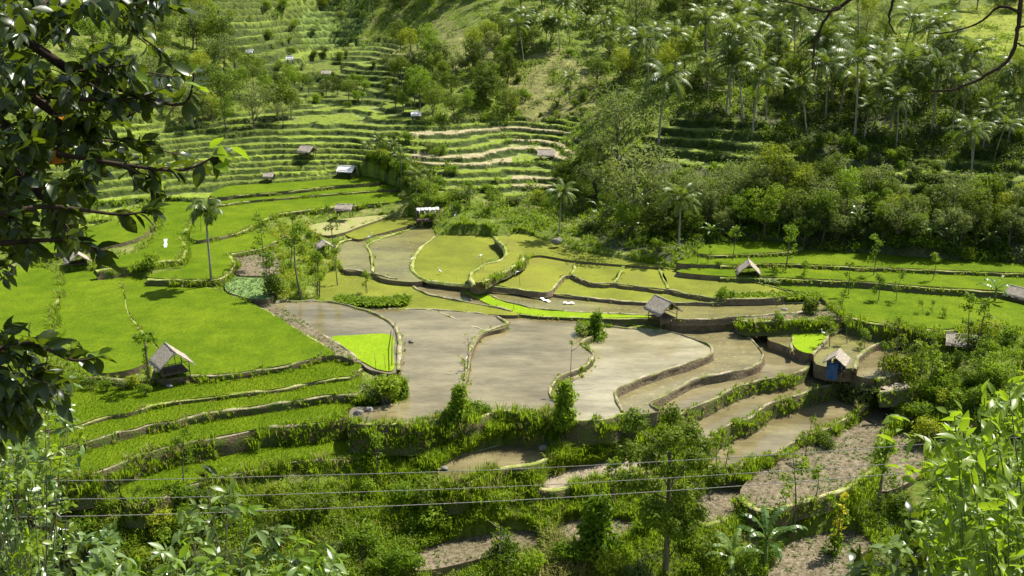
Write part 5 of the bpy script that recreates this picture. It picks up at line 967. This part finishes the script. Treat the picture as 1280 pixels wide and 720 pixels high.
def strip(px, py, z, Lm, Wm, rz, label, tilt=0):
    g = at(px, py, z); nx = 9; V = []
    for i in range(nx):
        for s in (-1, 1): V.append(((i / (nx - 1) - .5) * Lm, s * Wm / 2 * (1 + .15 * math.sin(i * 1.7)), .05 + .06 * math.sin(i * 1.3) + .02 * s))
    V = np.array(V); V2 = V - np.array((0, 0, .012)); n_ = len(V); q = [(2 * i, 2 * i + 2, 2 * i + 3, 2 * i + 1) for i in range(nx - 1)]
    q2 = [tuple(n_ + a for a in f_[::-1]) for f_ in q]; e = [(2 * i + s, 2 * i + 2 + s, 2 * i + 2 + s + n_, 2 * i + s + n_) for i in range(nx - 1) for s in (0, 1)]
    m = MB(); m.add(np.concatenate([V, V2]), q + q2 + e); o = link('plastic_sheet', m.mesh('plastic_sheet', M['white']), None, tuple(g)); o.rotation_euler = (0, tilt, rz); tag(o, label, 'plastic sheet')
strip(681, 375, 1.15, 1.6, .3, rd(-55), 'narrow white plastic strip lying in the flooded strip, left of another'); strip(711, 379, 1.15, 1.1, .35, rd(-5), 'short white plastic strip lying flat in the flooded strip'); strip(207, 305, 3.5, 1.2, .35, rd(-80), 'white plastic sheet hung upright in the upper left rice', tilt=rd(50))
def marker(px, py, z, Hm, label, flag=True):
    g = at(px, py, z); o = empty('scarecrow_stick', tuple(g), rnd.uniform(0, 6), 1, label, 'stick'); m = MB(); m.tube([(0, 0, -.2), (.03, 0, Hm * .5), (.1, .02, Hm)], [.022, .02, .012], 5); link('stick', m.mesh('stick', M['wood']), o)
    if flag: m = MB(); m.tube([(.1, .02, Hm), (.25, .1, Hm + .02), (.45, .14, Hm - .16), (.5, .12, Hm - .4)], [.02, .07, .08, .02], 5); link('rag', m.mesh('rag', M['white']), o)
marker(650, 358, 1.65, 1.6, 'bird scaring stick with a white rag in the pale olive field'); marker(604, 340, 2.4, 1.9, 'leaning stick with a small rag on the curved path'); marker(642, 387, 1.0, 1.1, 'short bare stick at the end of the seedling strip', False)
marker(470, 462, 1.5, 1.4, 'thin stick in the bright seedling field, left one', False); marker(482, 462, 1.5, 1.4, 'thin stick in the bright seedling field, right one', False)
# bamboo water pipe posts beside the light bund
for k in range(1):
    m = MB(); a = at(490, 463, 1.5); b_ = at(494, 409, 1.75); m.tube([a + np.array((0, 0, .5)), (a + b_) / 2 + np.array((-.12, 0, .55)), b_ + np.array((0, 0, .4))], .05, 6); tag(link('bamboo_pole', m.mesh('bamboo_pole', M['wood'])), 'long thin bamboo pole laid along the light bund', 'pole')
# ------------------------------------------------------------------ overhead cables: real sagging lines about 27 m away
for nm, pts in (('upper', [(-60,604),(0,601.5),(160,600),(320,596),(640,586.5),(960,569),(1173,554),(1330,542)]), ('middle', [(-60,628),(0,625),(160,623),(320,619),(640,608),(960,590),(1187,575),(1330,565)]), ('lowest', [(-60,650),(0,647),(160,644),(320,639),(640,625.5),(960,605),(1187,586),(1330,573)])):
    P_ = smooth([near(x, y, 27 * math.sqrt(1 + ((x - 640) / F) ** 2)) for x, y in pts], 8); m = MB(); m.tube(P_, .0095 if nm == 'lowest' else .008, 6)
    tag(link('overhead_cable', m.mesh('overhead_cable', M['wire'])), nm + ' of the three overhead cables crossing the lower picture', 'cable')
# ------------------------------------------------------------------ foreground foliage
def leaves(r, P_, D, Nn, L, m, name, parent, curl=.3, wide=.52):
    """shaped leaves: folded along the rib and curling at the tip"""
    n_ = len(P_); D = D / (np.linalg.norm(D, axis=1)[:, None] + 1e-9); S_ = np.cross(D, Nn); S_ /= np.linalg.norm(S_, axis=1)[:, None] + 1e-9; Nn = np.cross(S_, D)
    us = [0, .15, .35, .6, .82, 1.0]; ws = [.04, .55, .95, .9, .5, .02]; V = []
    L = L[:, None]; cu = (curl * r.uniform(.2, 1.6, n_))[:, None]
    for u, w_ in zip(us, ws):
        c = P_ + D * L * u - Nn * L * cu * u * u
        for s in (-1, 0, 1): V.append(c + S_ * s * w_ * wide * L * .5 + Nn * L * .07 * abs(s) * w_)
    V = np.stack(V, 1).reshape(-1, 3); q = np.array([(3 * i + k, 3 * i + k + 1, 3 * i + k + 4, 3 * i + k + 3) for i in range(5) for k in (0, 1)])
    Q = (np.arange(n_)[:, None, None] * 18 + q[None]).reshape(-1, 4)
    return link(name, mk_mesh(name, V, Q, m, var=np.repeat(r.rand(n_), 10), smooth_=True), parent)
UP = np.array((0, 0, 1.))
def sprays(r, mbw, start, end, nl, L, droop=.2, rad=.006, side=None):
    """a twig from start to end with alternate leaves; returns leaf arrays"""
    P_ = limb(mbw, start, end, rad, rad * .35, r, 6, .08, 5); t = r.uniform(.1, 1.0, nl); s = np.linspace(0, 1, 6)
    B_ = np.stack([np.interp(t, s, P_[:, i]) for i in range(3)], 1); ax = (P_[-1] - P_[0]) / (np.linalg.norm(P_[-1] - P_[0]) + 1e-9)
    D = ax * .7 + r.normal(size=(nl, 3)) * .6 - UP * droop; Nn = UP * .9 + r.normal(size=(nl, 3)) * .55
    return B_, D, Nn, L * r.uniform(.6, 1.2, nl)
# left tree: trunk outside the frame at the left, branches reaching in, unseen crown added above for shade
r = np.random.RandomState(99); root = np.array((-4.6, 4.4, Hat(-4.6, 4.4)))
lt = empty('leafy_tree', tuple(root), 0, 1, 'dark leafy tree hanging its branches over the upper left of the view', 'tree'); wood = MB(); T0 = np.zeros(3)
tk_top = np.array((-3.9, 4.1, 37.6)) - root; limb(wood, T0 - UP * .4, tk_top, .13, .06, r, 10, .03, 9)
LP = [(0,0),(235,-10),(215,30),(160,50),(190,80),(240,95),(205,125),(175,140),(150,165),(200,175),(285,182),(280,205),(190,215),(180,240),(150,262),(110,270),(125,300),(60,318),(20,332),(-40,330),(-40,0)]
LP2 = [(-40,395),(30,400),(70,425),(100,455),(112,480),(90,500),(70,530),(40,540),(20,560),(-40,560)]
acc = []
def add_sp(a): acc.append(a)
hubs = []
for k, (x, y, dd) in enumerate([(0,20,3.6),(70,10,3.2),(150,5,3.4),(30,100,3.5),(110,90,3.1),(60,180,3.2),(130,170,3.0),(10,260,3.3),(80,250,2.9),(20,440,3.0),(-30,360,3.2)]):
    e = near(x - 20, y, dd) - root; hubs.append((x, y, e)); b0 = tk_top * (.62 + .35 * (1 - y / 500)); limb(wood, b0, e, .03, .012, r, 7, .06, 6)
cnt = 0
while cnt < 420:
    x, y = r.uniform(-40, 290), r.uniform(-20, 340)
    if not inpoly(np.array([x]), np.array([y]), LP)[0]: continue
    if x > 60 and fbm(np.array(x / 38.), np.array(y / 38.), 4) < .47: continue
    cnt += 1; hb = min(hubs, key=lambda q: (q[0] - x) ** 2 + (q[1] - y) ** 2); dd = r.uniform(2.6, 4.2); e = near(x, y, dd) - root
    st_ = hb[2] if np.linalg.norm(hb[2] - e) < .75 else e + (hb[2] - e) * .75 / np.linalg.norm(hb[2] - e)
    add_sp(sprays(r, wood, st_ * .5 + e * .5 if r.rand() < .6 else st_, e, 13, .044, .3, .003))
for pts_, dd in (([(120,100),(190,125),(232,128),(243,90)], 2.9), ([(60,190),(150,205),(230,212),(282,186)], 2.8), ([(60,120),(130,125),(180,122)], 2.9), ([(-10,270),(60,258),(150,268),(190,262)], 2.7), ([(-10,305),(60,300),(110,305),(130,330)], 2.8), ([(-20,440),(40,430),(90,450),(122,446)], 2.8), ([(100,10),(170,0),(225,14)], 2.9), ([(150,205),(185,225),(190,250)], 2.8)):
    W_ = smooth([near(x, y, dd) - root for x, y in pts_], 6); wood.tube(W_, np.linspace(.007, .002, len(W_)), 5)
    n_ = 26; t = r.uniform(.1, 1, n_) * (len(W_) - 1); i0 = t.astype(int).clip(0, len(W_) - 2); B_ = W_[i0] + (W_[i0 + 1] - W_[i0]) * (t - i0)[:, None]; ax = W_[-1] - W_[0]; ax /= np.linalg.norm(ax)
    acc.append((B_, ax * .6 + r.normal(size=(n_, 3)) * .6 - UP * .15, UP + r.normal(size=(n_, 3)) * .5, .052 * r.uniform(.7, 1.3, n_)))
cnt = 0
while cnt < 46:
    x, y = r.uniform(-40, 115), r.uniform(395, 560)
    if not inpoly(np.array([x]), np.array([y]), LP2)[0]: continue
    cnt += 1; e = near(x, y, r.uniform(2.7, 3.6)) - root; add_sp(sprays(r, wood, hubs[9][2] * .5 + e * .5, e, 9, .05, .2, .003))
# unseen crown, added above and right of the view to shade these leaves
for k in range(520):
    p = np.array((r.uniform(-4.5, .6), r.uniform(2.2, 6.0), r.uniform(37.0, 38.9))) - root
    if k % 3 == 0: p = np.array((r.uniform(-6, -2.6), r.uniform(2.5, 5.5), r.uniform(33.8, 38))) - root
    add_sp(sprays(r, wood, p + np.array((-.35, .05, -.1)), p, 12, .085, .25, .004))
A_ = [np.concatenate([a[i] for a in acc]) for i in range(4)]
px_, py_ = proj((A_[0][:, 0] + root[0]), (A_[0][:, 1] + root[1]), (A_[0][:, 2] + root[2]))
keep = ~((px_ > 296) & (py_ > -12) & (px_ < 1400)); A_ = [a[keep] for a in A_]
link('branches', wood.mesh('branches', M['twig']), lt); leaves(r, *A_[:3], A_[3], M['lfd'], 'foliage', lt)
# old orange and bright leaves at the branch tips
tips = [(264,186),(275,181),(288,184),(262,196),(270,206),(232,104),(240,112),(236,96),(160,90),(165,95),(112,440),(118,445)]
P_ = np.array([near(x, y, 2.75) - root for x, y in tips]); leaves(r, P_, r.normal(size=(len(P_), 3)) * .5 + np.array((.7, 0, .2)), UP + r.normal(size=(len(P_), 3)) * .4, np.full(len(P_), .055), M['lfb'], 'bright_leaves', lt)
P_ = np.array([near(x, y, 2.8) - root for x, y in [(60,205),(78,145),(42,195),(70,208),(40,180)]]); leaves(r, P_, r.normal(size=(5, 3)), UP + r.normal(size=(5, 3)), np.full(5, .04), M['lora'], 'orange_leaves', lt)
# bare twigs at the upper right
tw = empty('overhanging_branch', tuple(near(1330, -120, 3.4)), 0, 1, 'bare dark twigs hanging into the upper right corner', 'branch'); o0 = np.array(tw.location); mt2 = MB()
for pts_, r0, r1, dd in (([(1330,-120),(1285,-60),(1276,0),(1274,40),(1262,75),(1230,97),(1195,112),(1165,116)], .011, .003, 3.4), ([(1276,15),(1250,8),(1225,28),(1195,40),(1168,42)], .006, .002, 3.4), ([(1273,35),(1290,28),(1310,20)], .004, .002, 3.4), ([(1268,52),(1280,56),(1300,60)], .004, .002, 3.4),
      ([(1160,-140),(1100,-40),(1065,0),(1045,15),(1025,45),(1021,85)], .009, .003, 3.2), ([(1052,10),(1030,14),(1000,5),(970,0)], .006, .002, 3.2), ([(1160,-100),(1125,-30),(1112,10),(1110,28),(1118,45)], .007, .002, 3.2), ([(1230,97),(1210,85),(1195,95)], .003, .001, 3.4), ([(1198,40),(1190,60)], .002, .001, 3.4), ([(1330,-120),(1240,-135),(1160,-140)], .014, .011, 3.3)):
    W_ = smooth([near(x, y, dd) - o0 for x, y in pts_], 7); W_ = W_ + np.cumsum(R.normal(size=W_.shape) * .0012, 0); mt2.tube(W_, np.linspace(r0, r1, len(W_)) * .72 * (1 + .25 * R.rand(len(W_))), 6)
link('twigs', mt2.mesh('twigs', M['twig']), tw)
# right foreground shrub with bright leaves
def near_shrub(name, base, stems, ndist, L, mts, label, seed, cat='shrub', nl=11, wide=.5, parts=('bright_foliage', 'foliage'), droop=.15):
    r = np.random.RandomState(seed); o = empty(name, tuple(base), 0, 1, label, cat); wd = MB(); a1 = []; a2 = []
    for (x, y) in stems:
        e = near(x, y, r.uniform(*ndist)) - base; limb(wd, r.normal(size=3) * .05, e, .008, .002, r, 8, .05, 5); mid = e * .72
        for q, p in ((0, e), (1, e * .93 + r.normal(size=3) * .08), (2, e * .85 + r.normal(size=3) * .12)) + (((3, e * .7 + r.normal(size=3) * .15), (4, e * .55 + r.normal(size=3) * .15)) if seed in (25, 26) else ()):
            n_ = nl if q == 0 else nl - 3; d0 = (p - mid); d0 /= np.linalg.norm(d0) + 1e-9
            B_ = p + d0 * r.uniform(-.14, .03, n_)[:, None] + r.normal(size=(n_, 3)) * .015; D = d0 * .5 + r.normal(size=(n_, 3)) * .62 - UP * droop; Nn = UP * .8 + r.normal(size=(n_, 3)) * .5
            (a1 if r.rand() < .55 else a2).append((B_, D, Nn, L * r.uniform(.6, 1.25, n_)))
    link('stems', wd.mesh('stems', M['bark' if seed != 21 else 'lgreen']), o)
    for a_, nm_, mt_ in ((a1, parts[0], mts[0]), (a2, parts[1], mts[1])):
        if a_: A_ = [np.concatenate([q[i] for q in a_]) for i in range(4)]; leaves(r, *A_[:3], A_[3], M[mt_], nm_, o, wide=wide)
    return o
r = np.random.RandomState(8); RP = [(1290,470),(1240,478),(1205,500),(1180,520),(1195,560),(1165,590),(1190,620),(1175,660),(1150,700),(1150,740),(1300,740),(1300,470)]; st = []
while len(st) < 88:
    x, y = r.uniform(1140, 1310), r.uniform(470, 745)
    if inpoly(np.array([x]), np.array([y]), RP)[0]: st.append((x, y))
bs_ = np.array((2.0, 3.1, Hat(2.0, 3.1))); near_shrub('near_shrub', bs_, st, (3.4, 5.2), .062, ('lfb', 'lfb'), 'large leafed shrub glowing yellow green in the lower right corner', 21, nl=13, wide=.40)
st = []
while len(st) < 50:
    x, y = r.uniform(1030, 1300), r.uniform(540, 745)
    if y > 590 + (1300 - x) * .5 - 30 and x > 1060: st.append((x, y))
bs_ = np.array((4.6, 9.5, Hat(4.6, 9.5))); near_shrub('leafy_shrub', bs_, st, (9.5, 12.5), .13, ('lfp', 'lfd'), 'small leafed shrub behind the bright one in the lower right', 22, nl=14, wide=.55)
# bottom left plants
st = [(140 + r.uniform(-30, 30), 700 + r.uniform(-15, 40)) for _ in range(14)] + [(x + r.uniform(-12, 12), y + r.uniform(-10, 10)) for x, y in [(200,690),(250,650),(215,700),(285,630),(300,680),(260,700),(330,690),(350,665),(375,690),(400,705),(380,670),(425,715),(345,715),(310,715),(240,720),(180,715),(410,690),(270,680)]]
bs_ = np.array((-2.1, 6.6, Hat(-2.1, 6.6))); near_shrub('broad_leafed_plant', bs_, st, (6.2, 7.6), .095, ('lfp', 'lfb'), 'pale shining broad leafed plants at the bottom left edge', 23, cat='plant', nl=12, wide=.42)
r2 = np.random.RandomState(61); bs_ = np.array((-2.3, 7.8, Hat(-2.3, 7.8))); near_shrub('sapling', bs_, [(248,628),(262,612),(235,660),(280,640),(255,585),(228,640),(300,625),(270,655)], (7.6, 8.1), .10, ('lfp', 'lfd'), 'dark stemmed sapling with shining leaves in front of the lower left terraces', 24, cat='plant', nl=6, wide=.42)
st = [(r2.uniform(-30, 50), r2.uniform(560, 640)) for _ in range(10)] + [(r2.uniform(-30, 90), r2.uniform(465, 560)) for _ in range(22)]
bs_ = np.array((-3.6, 6.5, Hat(-3.6, 6.5))); near_shrub('side_shrub', bs_, st, (6.0, 8.0), .06, ('lfp', 'lfb'), 'sunlit small leafed shrub at the left edge below the dark branches', 25, nl=18, wide=.5, parts=('foliage', 'pale_foliage'))
st = [(r2.uniform(-30, 140), r2.uniform(640, 740)) for _ in range(44)]
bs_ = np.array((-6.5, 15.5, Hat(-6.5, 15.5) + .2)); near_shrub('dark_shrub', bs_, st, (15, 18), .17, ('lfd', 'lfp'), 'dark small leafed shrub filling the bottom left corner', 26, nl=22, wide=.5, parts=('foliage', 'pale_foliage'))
